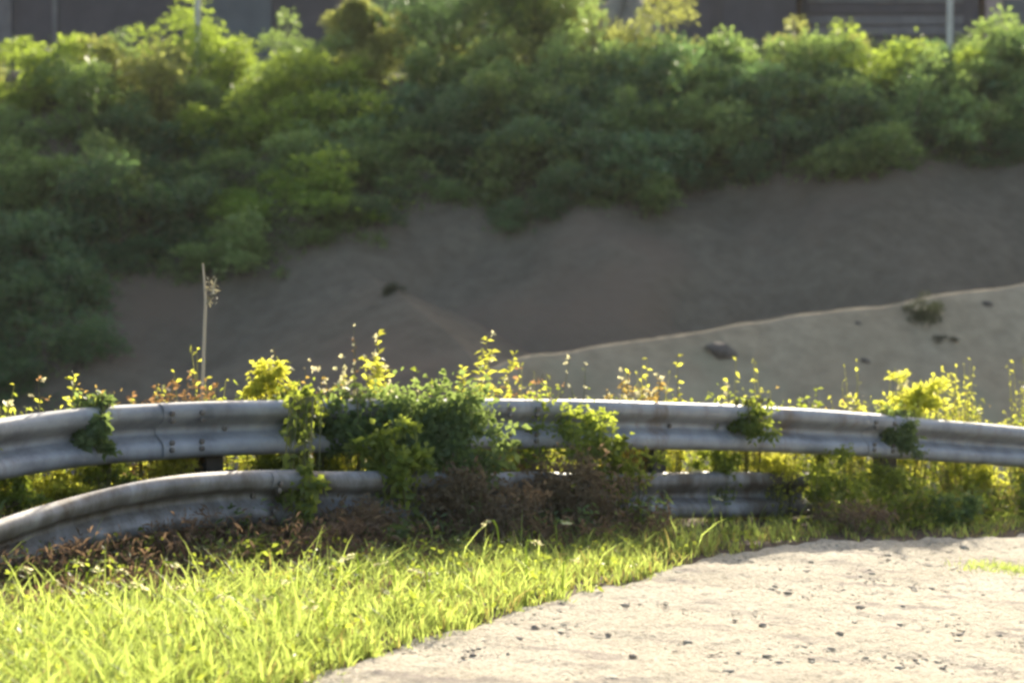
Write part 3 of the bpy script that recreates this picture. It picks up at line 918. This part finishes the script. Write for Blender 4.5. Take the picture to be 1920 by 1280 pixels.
CL('weed', 'yellow green weed low beside the gravel at the right edge', W, 1866, 945, 0.05, 50, 420, 0.045, 'weed_yellow', 0.7, 8, seed=40)
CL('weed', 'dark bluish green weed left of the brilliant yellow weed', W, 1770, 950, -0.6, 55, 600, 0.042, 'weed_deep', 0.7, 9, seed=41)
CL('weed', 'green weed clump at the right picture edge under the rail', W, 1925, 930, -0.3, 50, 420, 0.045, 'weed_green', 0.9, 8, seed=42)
for k, (px, py, rr_, lab) in enumerate([
        (30, 920, 50, 'yellow green weed seen between the rails at the far left'), (110, 912, 46, 'sunlit weed between the rails left of the rounded post shadow'),
        (200, 888, 46, 'sunlit weed between the rails below the small dark creeper'), (320, 872, 40, 'low sunlit weed between the rails left of the post'),
        (520, 868, 44, 'sunlit weed between the rails right of the post'), (610, 868, 36, 'small sunlit weed between the rails beside the thicket'),
        (1345, 866, 46, 'sunlit green weed between the rails right of the dark post'), (1455, 868, 44, 'sunlit weed above the end of the low rail')]):
    CL('weed', lab, W, px, py + 8, 0.12, rr_, 420, 0.036, 'weed_yellow' if k % 2 else 'weed_green', 0.6, 8, seed=60 + k)

# undergrowth along the rail, too tangled to count
def undergrowth(name, label, n, dy0, dy1, hlo, hhi, mat, leaf, aspect, seed, x0=-3.7, x1=5.6, thr=-0.4, top_bias=1.0):
    r = np.random.default_rng(seed)
    x = r.uniform(x0, x1, n); dy = r.uniform(dy0, dy1, n)
    y = yr(x) + dy
    m = fbm(x, y, 0.9, seed, 3)
    k = m + r.normal(size=n) * 0.25 > thr
    x, y, m = x[k], y[k], m[k]
    g = H(x, y)
    hh = hlo + (hhi - hlo) * np.clip(0.5 + 0.55 * fbm(x, y, 0.45, seed + 1, 3), 0, 1.15)
    z = g + hh * r.uniform(0, 1, len(x)) ** top_bias
    N = r.normal(size=(len(x), 3)) * 0.8 + np.array([0, -0.2, 0.7])
    V, Fc = leaves_np(np.stack([x, y, z], 1), N, leaf, aspect, r, 0.25)
    return tag(mk(name, V, Fc, M[mat]), label, 'undergrowth', kind='stuff')
UG = undergrowth
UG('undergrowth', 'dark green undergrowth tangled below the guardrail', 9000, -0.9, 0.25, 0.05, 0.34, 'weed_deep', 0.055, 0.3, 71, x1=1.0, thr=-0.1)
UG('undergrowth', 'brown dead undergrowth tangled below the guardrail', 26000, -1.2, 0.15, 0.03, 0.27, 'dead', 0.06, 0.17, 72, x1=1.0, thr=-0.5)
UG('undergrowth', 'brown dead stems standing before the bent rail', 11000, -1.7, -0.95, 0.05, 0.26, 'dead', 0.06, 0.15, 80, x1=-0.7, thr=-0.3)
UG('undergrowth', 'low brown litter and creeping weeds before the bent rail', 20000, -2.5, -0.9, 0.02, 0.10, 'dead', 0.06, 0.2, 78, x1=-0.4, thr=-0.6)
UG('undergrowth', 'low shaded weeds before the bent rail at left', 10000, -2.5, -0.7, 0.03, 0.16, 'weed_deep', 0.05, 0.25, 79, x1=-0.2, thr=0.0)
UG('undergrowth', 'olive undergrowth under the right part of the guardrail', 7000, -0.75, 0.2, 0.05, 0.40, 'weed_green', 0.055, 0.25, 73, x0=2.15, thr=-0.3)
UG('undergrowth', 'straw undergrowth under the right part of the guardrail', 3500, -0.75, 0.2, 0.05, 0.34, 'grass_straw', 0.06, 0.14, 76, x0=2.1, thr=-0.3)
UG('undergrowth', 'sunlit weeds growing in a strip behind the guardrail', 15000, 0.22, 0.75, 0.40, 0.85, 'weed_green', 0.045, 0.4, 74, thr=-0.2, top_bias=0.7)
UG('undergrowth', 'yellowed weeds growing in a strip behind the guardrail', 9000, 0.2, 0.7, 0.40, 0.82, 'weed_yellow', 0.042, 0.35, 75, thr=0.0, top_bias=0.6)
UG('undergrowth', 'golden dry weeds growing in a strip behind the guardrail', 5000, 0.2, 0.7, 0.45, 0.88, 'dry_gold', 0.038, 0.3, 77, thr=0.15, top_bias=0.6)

r = np.random.default_rng(91)
xs = r.uniform(-3.7, 5.6, 1300); ys = yr(xs) + r.uniform(0.18, 0.72, 1300)
cs = fbm(xs, ys * 0.3, 0.8, 175, 3)
keep_s = cs > -0.2
xs, ys, cs = xs[keep_s], ys[keep_s], cs[keep_s]
hs = r.uniform(0.35, 0.72, len(xs)) + np.clip(cs - 0.12, 0, 0.5) * r.uniform(0.1, 1.0, len(xs))
zs = H(xs, ys)
th = r.uniform(0, 6.28, len(xs)); ln = r.uniform(0.02, 0.16, len(xs))
tx, ty = xs + np.cos(th) * ln, ys + np.sin(th) * ln
wv = 0.0035
V = np.stack([np.stack([xs - wv, ys, zs - .02], 1), np.stack([xs + wv, ys, zs - .02], 1), np.stack([(xs + tx) / 2 + wv, (ys + ty) / 2, zs + hs * .6], 1), np.stack([(xs + tx) / 2 - wv, (ys + ty) / 2, zs + hs * .6], 1),
              np.stack([tx + wv * .4, ty, zs + hs], 1), np.stack([tx - wv * .4, ty, zs + hs], 1)], 1).reshape(-1, 3)
k = np.arange(len(xs))[:, None] * 6
tag(mk('undergrowth', V, np.concatenate([k + [[0, 1, 2, 3]], k + [[3, 2, 4, 5]]], 1).reshape(-1, 4), M['stem']), 'thin upright weed stems in a strip behind the guardrail', 'undergrowth', kind='stuff')
sn = 5
Ps, Ns = [], []
for t in np.linspace(0.45, 1.0, 9):
    a = np.where(t < 0.6, t / 0.6, 1.0)[()] if False else t
    bx = xs + (tx - xs) * a ** 1.3; by = ys + (ty - ys) * a ** 1.3
    Ps.append(np.stack([bx, by, zs + hs * t], 1)); Ns.append(r.normal(size=(len(xs), 3)) + np.array([0, 0, .4]))
V, Fc = leaves_np(np.concatenate(Ps), np.concatenate(Ns), 0.045, 0.4, r, 0.25)
tag(mk('undergrowth', V, Fc, M['weed_yellow']), 'yellow leaves on the thin stems behind the guardrail', 'undergrowth', kind='stuff')

# leafy weeds standing in the verge
PL('weed', 'tall drooping leafy weed in the shade below the bent rail', W, 470, 1012, -1.35, stems=6, per=22, leafm='weed_green', spread=0.16, leaf=0.06, aspect=0.3)
PL('weed', 'yellow drooping weed at the edge of the sunlit grass left of the gravel', W, 530, 1112, -2.1, stems=6, per=20, leafm='weed_yellow', spread=0.14, leaf=0.05, aspect=0.3)
PL('weed', 'short shaded leafy weed in front of the dead brush', W, 745, 985, -1.0, stems=8, per=18, leafm='weed_deep', spread=0.2, leaf=0.055, aspect=0.35)
PL('weed', 'leafy weed near the gravel edge with arching top', W, 680, 1040, -1.6, stems=5, per=16, leafm='weed_yellow', spread=0.14, leaf=0.05, aspect=0.3)

# ------------------------------------------------------------------ verge grass
def blades(name, X, Y, h, w, mat, r, bend=0.5, parent=None):
    n = len(X)
    Z = shelf(X, Y)
    th = r.uniform(0, 6.28, n)
    dx, dy = np.cos(th), np.sin(th)
    fa = r.uniform(0, 6.28, n)
    sx, sy = np.cos(fa), np.sin(fa)
    bn = bend * r.uniform(0.1, 1.2, n) * h
    if np.ndim(w) == 2: w = w[:, 0]
    def lay(t, wf):
        cx = X + dx * bn * t ** 2; cy = Y + dy * bn * t ** 2; cz = Z - 0.01 + h * t * (1 - 0.25 * t * bend)
        return np.stack([cx - sx * w * wf, cy - sy * w * wf, cz], 1), np.stack([cx + sx * w * wf, cy + sy * w * wf, cz], 1)
    a0, b0 = lay(0.0, 0.5); a1, b1 = lay(0.5, 0.45); a2, b2 = lay(0.82, 0.26); tp, _ = lay(1.0, 0.0)
    V = np.stack([a0, b0, a1, b1, a2, b2, tp], 1).reshape(-1, 3)
    k = np.arange(n)[:, None] * 7
    Fc = np.concatenate([k + [[0, 1, 3]], k + [[0, 3, 2]], k + [[2, 3, 5]], k + [[2, 5, 4]], k + [[4, 5, 6]]], 1).reshape(-1, 3)
    return mk(name, V, Fc, mat, parent)

def scatter(n, r, x0=-4.2, x1=6.5, y0=3.5, y1=17.5):
    X = r.uniform(x0, x1, n); Y = r.uniform(y0, y1, n)
    return X, Y
r = np.random.default_rng(77)
X, Y = scatter(900000, r)
ye = y_edge(X); yy = yr(X)
dens = fbm(X, Y, 0.8, 50, 3)
dens2 = fbm(X, Y, 0.25, 51, 2)
t_in = ye - 0.16 + 0.42 * np.abs(fbm(X, Y, 0.45, 52, 3))
keep = (Y > t_in) & (Y < yy + 0.9)
lush = np.clip((0.9 - X) / 2.2, 0, 1)                      # thick on the left, thin towards the right
prob = 0.30 + 0.34 * lush + 0.30 * dens + 0.18 * dens2
bare = np.interp(X, [-4, -2.6, -1.6, -0.6, 0.3, 1.0, 2.0, 2.3, 6], [2.55, 2.6, 2.4, 1.55, 0.8, 0.5, 0.35, 0.45, 0.45]) + 0.18 * dens
prob *= np.where(Y > yy - bare, 0.10, 1.0) * np.where(Y > yy - bare - 0.25, 0.6, 1.0)
prob *= np.clip((Y - t_in) / 0.25, 0.15, 1)
prob *= np.where(X > 2.3, 0.5, 1.0)
px_ = 960 + F * X / Y
keep &= (px_ > -160) & (px_ < 2080)
keep &= r.uniform(size=len(X)) < prob
X, Y = X[keep], Y[keep]
lush = lush[keep]; d2 = dens2[keep]; yy = yy[keep]; ti = t_in[keep]
h = (0.085 + 0.075 * lush + 0.05 * np.exp(-((X - 1.2) / 0.7) ** 2)) * (1 + 0.55 * d2) * r.uniform(0.5, 1.3, len(X))
h *= np.clip((Y - ti) / 0.35, 0.3, 1)
h = np.where(r.uniform(size=len(h)) < 0.06, h * 1.6, h)
h = np.clip(h, 0.025, 0.5)
straw = r.uniform(size=len(X)) < np.clip(0.10 + 0.25 * (1 - lush) + 0.12 * d2, 0.03, 0.5)
g1 = blades('grass', X[~straw], Y[~straw], h[~straw], r.uniform(0.004, 0.0105, (~straw).sum())[:, None], M['grass'], r, 0.7)
tag(g1, 'bright green verge grass between the gravel and the guardrail', 'grass', kind='stuff')
g2 = blades('dry_grass', X[straw], Y[straw], h[straw] * 0.85, 0.007, M['grass_straw'], r, 0.9)
tag(g2, 'straw coloured dry blades mixed into the verge grass', 'grass', kind='stuff')
print('blades', len(X))

# small broad-leaved weeds through the grass
r = np.random.default_rng(78)
X2, Y2 = scatter(120000, r)
t2 = y_edge(X2)
k = (Y2 > t2 + 0.03) & (Y2 < yr(X2) - 0.5) & (fbm(X2, Y2, 0.5, 53, 3) + r.normal(size=len(X2)) * 0.15 > 0.25) & (np.abs(X2 / Y2) < 0.31) & (r.uniform(size=len(X2)) < 0.8)
X2, Y2 = X2[k], Y2[k]
Z2 = shelf(X2, Y2) + r.uniform(0.0, 1, len(X2)) ** 0.6 * 0.16 * (0.6 + 0.6 * np.clip((0.9 - X2) / 2.2, 0, 1))
V, Fc = leaves_np(np.stack([X2, Y2, Z2], 1), r.normal(size=(len(X2), 3)) * 0.8 + np.array([0, 0, 0.6]), 0.035, 0.5, r, 0.3)
tag(mk('grass_weeds', V, Fc, M['weed_green']), 'small broad leaved weeds mixed through the sunlit verge grass', 'weeds', kind='stuff')
X2, Y2 = None, None

# tall seed stalks in the grass
STALKS = [(20, 1062), (48, 1040), (75, 1085), (122, 1050), (160, 1066), (205, 1068), (232, 1095), (275, 1090), (300, 1052), (362, 1095), (395, 1098), (440, 1110), (520, 1115), (606, 1130),
      (672, 1040), (735, 1050), (800, 1062), (930, 975), (985, 1012), (1042, 975), (1060, 1045), (1330, 930), (600, 1060), (560, 1085)]
STALKS.sort()
for k, (px, top) in enumerate(STALKS):
    d = 11.0
    ex, _ = 0, 0
    base = ground_hit(px + random.uniform(-12, 12), top + random.uniform(60, 105))
    root = empty('grass_stalk', base, f'thin seed stalk arching out of the verge grass, {ORD[k]} from the left', 'grass stalk', 'seed stalks in the verge grass')
    hh = z_at(px, top, base[1]) - base[2]
    dx = (px - 960) / F * base[1] - base[0]
    s_ = random.choice([-1, 1])
    path = [np.array([0, 0, -0.02]), np.array([dx * .3, 0, hh * .45]), np.array([dx * .8, 0, hh * .85]), np.array([dx + s_ * .012, 0, hh]), np.array([dx + s_ * .045, -.01, hh * .985]), np.array([dx + s_ * .07, -.015, hh * .93])]
    mb = MB(); mb.add(*tube(path, [.005, .0045, .004, .004, .0035, .002], 4)); mb.build('stem', M['grass'], root)
    rr = np.random.default_rng(300 + k)
    n = 14
    tt = rr.uniform(0, 1, n)
    Pp = path[3] * (1 - tt[:, None]) + path[5] * tt[:, None] + rr.normal(size=(n, 3)) * .003
    V, Fc = leaves_np(Pp, np.tile(path[5] - path[3], (n, 1)) + rr.normal(size=(n, 3)) * .02, 0.026, 0.4, rr)
    tag(mk('seed_head', V, Fc, M['petal'], root), kind='stuff')

# ------------------------------------------------------------------ stones
ph = (1 + 5 ** 0.5) / 2
ICO = np.array([(-1, ph, 0), (1, ph, 0), (-1, -ph, 0), (1, -ph, 0), (0, -1, ph), (0, 1, ph), (0, -1, -ph), (0, 1, -ph), (ph, 0, -1), (ph, 0, 1), (-ph, 0, -1), (-ph, 0, 1)]) / math.sqrt(1 + ph * ph)
IF = np.array([(0, 11, 5), (0, 5, 1), (0, 1, 7), (0, 7, 10), (0, 10, 11), (1, 5, 9), (5, 11, 4), (11, 10, 2), (10, 7, 6), (7, 1, 8), (3, 9, 4), (3, 4, 2), (3, 2, 6), (3, 6, 8), (3, 8, 9), (4, 9, 5), (2, 4, 11), (6, 2, 10), (8, 6, 7), (9, 8, 1)])
r = np.random.default_rng(88)
n = 60000
X = r.uniform(-2.2, 5.0, n); Y = r.uniform(5.5, 14.5, n)
cl = fbm(X, Y, 1.1, 61, 3)
k = (Y < y_edge(X) - 0.02) & (np.abs((X / Y)) < 0.32) & (r.uniform(size=n) < 0.35 + 0.5 * cl)
X, Y = X[k], Y[k]; n = len(X)
sz = r.gamma(1.6, 0.0026, n) + 0.0025
sz = np.minimum(sz, 0.022)
jit = r.uniform(0.7, 1.25, (n, 12, 1))
B = ICO[None] * jit * (sz[:, None, None] * r.uniform(0.7, 1.3, (n, 1, 3)) * np.array([1.3, 1, 0.38]))
V = B + np.stack([X, Y, shelf(X, Y) + 0.013 + sz * 0.15], 1)[:, None, :]
gv = mk('gravel', V.reshape(-1, 3), (np.arange(n)[:, None, None] * 12 + IF[None]).reshape(-1, 3), M['stone'])
tag(gv, 'loose small stones scattered over the pale gravel road', 'gravel', kind='stuff')
nst = 0
for k in range(26):
    px, py = 800 + 42 * k + random.uniform(-18, 18), random.uniform(1120, 1275)
    p = ground_hit(px, py)
    if p[1] > float(y_edge(p[0])) - 0.1: continue
    s_ = random.uniform(0.012, 0.022)
    B = ICO * r.uniform(0.75, 1.25, (12, 1)) * s_ * np.array([1.2, 1, 0.7])
    o = mk('stone', B, IF, M['stone_brown'])
    o.location = (p[0], p[1], float(shelf(p[0], p[1])) + 0.013 + s_ * 0.2)
    tag(o, f'small brown stone loose on the pale gravel road, {ORD[nst]} from the left', 'stone', 'brown stones on the gravel road')
    nst += 1

# tuft and low soil bank at the right edge of the road
p = ground_hit(1885, 1072)
X = p[0] + 0.1 + r.normal(size=900) * 0.17; Y = p[1] + r.normal(size=900) * 0.12
root = empty('grass_tuft', p, 'low straw and green grass tuft on the gravel at the right edge', 'grass tuft')
o = blades('blades', X - p[0], Y - p[1], r.uniform(0.02, 0.07, 900), 0.006, M['grass'], r, 0.9, root)
o.location = (0, 0, float(shelf(p[0], p[1])) - p[2] - 0.06 + 0.012)

# ------------------------------------------------------------------ things on the berm
def surface_on(pts, px):
    P = np.array(pts); return float(np.interp(px, P[:, 0], P[:, 1])), float(np.interp(px, P[:, 0], P[:, 2]))
def berm_pt(px, py):
    cy, d = surface_on(BERM, px)
    # walk down the face until the picture row is reached
    zc = at(px, cy, d)[2]
    u = 0.0
    while u < 8:
        y = d - u; z = zc - 0.75 * u * (1 - 0.35 * math.exp(-u * 2.5))
        row = HOR + (CAM[2] - z) / y * F
        if row >= py: break
        u += 0.02
    return np.array([(px - 960) / F * y, y, z])
p = berm_pt(1730, 600)
e = put_bush(p - np.array([0, 0, 0.15]), 0.38, 1, M['shrub_dull'], 'small dark olive shrub growing on the crest of the pale dirt berm', None, 'shrub', 'shrub', 1.2)
p = berm_pt(1765, 632)
put_bush(p - np.array([0, 0, 0.12]), 0.30, 2, M['shrub_dull'], 'low dark shrub trailing below the shrub on the berm crest', None, 'shrub', 'shrub', 0.5)
cy, d = surface_on(SPUR, 738)
p = at(738, cy + 6, d)
put_bush(p - np.array([0, 0, 0.1]), 0.36, 3, M['shrub_dull'], 'small dark plant on the tip of the left dirt spur', None, 'shrub', 'shrub', 0.7)
def rock(p, s, label, sc=(1, 1, 0.6), rot=0.0):
    rr = np.random.default_rng(int(abs(p[0]) * 1000))
    # twice-split icosahedron with broken facets
    V = [tuple(v) for v in ICO]; Fs = [tuple(f) for f in IF]
    mid = {}; NF = []
    V = list(map(np.array, V))
    def mp(a, b):
        key = (min(a, b), max(a, b))
        if key not in mid:
            v = V[a] + V[b]; V.append(v / np.linalg.norm(v)); mid[key] = len(V) - 1
        return mid[key]
    for a, b, c in Fs:
        ab, bc, ca = mp(a, b), mp(b, c), mp(c, a)
        NF += [(a, ab, ca), (b, bc, ab), (c, ca, bc), (ab, bc, ca)]
    V = np.array(V) * rr.uniform(0.78, 1.18, (len(V), 1)) * s * np.array(sc)
    o = mk('rock', V, np.array(NF), M['stone_dark'])
    o.location = p; o.rotation_euler = (R(25), R(18) + rot, 0.3)
    return tag(o, label, 'rock')
rock(berm_pt(1357, 660), 0.34, 'long dark rock half buried in the pale berm face', (1.05, 0.7, 0.42))
rock(berm_pt(1852, 570), 0.10, 'small dark rock near the berm crest at the right edge', (1.2, 0.8, 0.7))
rock(berm_pt(1610, 606), 0.075, 'tiny dark rock on the berm left of the shrub', (1.2, 0.8, 0.6))
rock(berm_pt(1625, 676), 0.09, 'faint small rock low on the berm face', (1.4, 0.8, 0.4))

# ------------------------------------------------------------------ the crest: poles, tree, buildings, pale outcrop
def pole(px, foot_row, d, label, rad=0.10):
    b = at(px, foot_row, d); b[2] = float(H(b[0], b[1])) - 0.2
    root = empty('utility_pole', b, label, 'pole', 'pale poles on the far crest')
    mb = MB(); mb.add(*tube([(0, 0, 0), (0, 0, 2.5), (0.01, 0, 7.2)], [rad, rad * 0.93, rad * 0.75], 10)); mb.build('shaft', M['pole'], root, True)
    mb = MB(); mb.box((0, 0, 6.7), 1.3, 0.09, 0.1); mb.build('crossarm', M['pole'], root)
    for sx in (-0.5, 0.5):
        mb = MB(); mb.add(*tube([(sx, 0, 6.75), (sx, 0, 6.8), (sx, 0, 6.86), (sx, 0, 6.9)], [.02, .045, .045, .015], 8)); mb.build('insulator', M['wall_grey'], root, True)
pole(371, 60, 61.0, 'pale slender pole on the far crest in the left of the view')
pole(1781, 60, 59.4, 'pale slender pole on the far crest in the right of the view')

def building(name, label, px0, px1, d, panels, mat, roofm, ztop=12.9):
    x0, x1 = (px0 - 960) / F * d, (px1 - 960) / F * d
    cx = (x0 + x1) / 2; z0 = float(H(cx, d)) - 0.3
    w = x1 - x0; hgt = ztop - z0
    root = empty(name, (cx, d, z0), label, 'building')
    mb = MB(); mb.box((0, 3, hgt / 2), w, 6, hgt); mb.build('wall', M[mat], root)
    mb = MB(); mb.box((0, 2.9, hgt + 0.09), w + 0.5, 6.9, 0.16); mb.build('roof', M[roofm], root)
    for (a, b, zz0, zz1, m_, nm) in panels:
        xa, xb = (a - 960) / F * d - cx, (b - 960) / F * d - cx
        mb = MB(); mb.box(((xa + xb) / 2, -0.06, (zz0 + zz1) / 2 * hgt), xb - xa, 0.12, (zz1 - zz0) * hgt); mb.build(nm, M[m_], root)
    return root
building('shed', 'long dark slate shed behind the left part of the far crest', -60, 660, 74,
         [(-40, 28, .02, .95, 'wall_grey', 'wall_panel'), (118, 330, .05, .98, 'wall_dark', 'wall_panel'), (384, 512, .03, .97, 'wall_teal', 'sliding_door'), (540, 640, .02, .9, 'wall_dark', 'wall_panel'), (104, 114, .0, .98, 'wall_grey', 'downpipe')], 'wall_dark', 'wall_grey')
building('retaining_wall', 'dark low wall behind the tree on the far crest', 655, 1240, 82, [(660 + 72 * k, 728 + 72 * k, .02, .97, 'wall_dark', 'wall_panel') for k in range(8)], 'wall_dark', 'wall_grey', 13.9)
building('shed', 'dark purple grey shed behind the crest right of the pale outcrop', 1245, 1490, 75, [(1262, 1330, .03, .9, 'wall_dark', 'wall_panel'), (1352, 1450, .03, .9, 'wall_dark', 'door')], 'wall_dark', 'wall_grey')
building('boarded_shed', 'weathered grey boarded shed around the right pole', 1500, 1830, 76,
         [(1510, 1800, k / 12 + .01, (k + 1) / 12 - .005, 'wall_grey' if k % 3 else 'wall_dark', 'board') for k in range(12)], 'wall_dark', 'wall_grey')
building('cottage', 'pinkish plastered building corner at the top right edge', 1842, 2100, 77, [(1875, 1935, .55, .9, 'wall_teal', 'window')], 'wall_pink', 'wall_grey')

# pale outcrop on the crest
for px, py, s_, lab in ((1180, 30, 1.5, 'pale earthen outcrop on the crest right of the tree'), (1110, 48, 0.9, 'smaller pale outcrop beside the tree on the crest')):
    d = 66.0
    b = at(px, py, d)
    rr = np.random.default_rng(px)
    V, Fs = [], []
    nu, nv = 14, 8
    for j in range(nv):
        for i in range(nu):
            th = 2 * math.pi * i / nu; ph_ = math.pi / 2 * j / (nv - 1)
            k_ = s_ * (1 + 0.18 * math.sin(3 * th + px) + 0.1 * math.sin(5 * th + 2 * ph_)) * rr.uniform(0.93, 1.07)
            V.append((k_ * math.cos(th) * math.cos(ph_), k_ * 0.7 * math.sin(th) * math.cos(ph_), k_ * 0.9 * math.sin(ph_) ** 0.8 * 1.0))
    for j in range(nv - 1):
        for i in range(nu):
            i2 = (i + 1) % nu
            Fs.append([j * nu + i, j * nu + i2, (j + 1) * nu + i2, (j + 1) * nu + i])
    o = mk('outcrop', V, Fs, M['rock_pale'], smooth=False)
    gz = float(H(b[0], d))
    o.location = (b[0], d, gz - 0.1)
    o.scale = (1, 1, max(1.0, (b[2] - gz + 0.8) / (0.9 * s_)))
    tag(o, lab, 'outcrop')

def tree(px, d, hgt, crown_r, label, mat, seed):
    x = (px - 960) / F * d
    z = float(H(x, d)) - 0.2
    root = empty('tree', (x, d, z), label, 'tree')
    r = np.random.default_rng(seed)
    V, Fc, C = blob_foliage(r, crown_r, 40, 14000, 0.12, 0.85, 0.55)
    zoff = np.array([0, 0, hgt - crown_r * 1.3])
    V = V + zoff; C = C + zoff
    mk('crown', V, Fc, M[mat], root)
    mb = MB(); mb.add(*tube([(0, 0, 0), (0.05, 0, zoff[2] * .6), (0, .05, zoff[2] + crown_r * .4)], [.2, .15, .1], 8)); mb.build('trunk', M['branch'], root, True)
    for c in C[:9]:
        mb = MB(); s0 = np.array([0.03, .02, zoff[2] * .7 + r.uniform(0, .5)])
        mb.add(*tube([s0, (s0 + c) / 2 + r.normal(size=3) * .1, c], [.07, .045, .015], 5)); mb.build('limb', M['branch'], root, True)
    return root
tree(850, 62.5, 4.4, 3.2, 'dark green rounded tree rising above the crest at the top centre', 'bush_dark', 501)
tree(1000, 62.0, 3.6, 2.3, 'smaller olive tree right of the rounded tree on the crest', 'bush_mid', 502)
tree(672, 62.2, 2.7, 1.2, 'slim bright yellow green sapling left of the rounded tree', 'bush_yellow', 503)

# ------------------------------------------------------------------ hazy air
hv = MB(); hv.box((0, 39, 4.2), 300, 180, 24)
hz = hv.build('haze', None)
hm = bpy.data.materials.new('hazy_air'); hm.use_nodes = True
hn = hm.node_tree; hn.nodes.remove(hn.nodes['Principled BSDF'])
pv = hn.nodes.new('ShaderNodeVolumePrincipled')
pv.inputs['Color'].default_value = (0.95, 0.93, 0.88, 1)
pv.inputs['Density'].default_value = 0.00018
pv.inputs['Anisotropy'].default_value = 0.2
hn.links.new(pv.outputs[0], hn.nodes['Material Output'].inputs['Volume'])
hz.data.materials.append(hm)
tag(hz, kind='stuff')
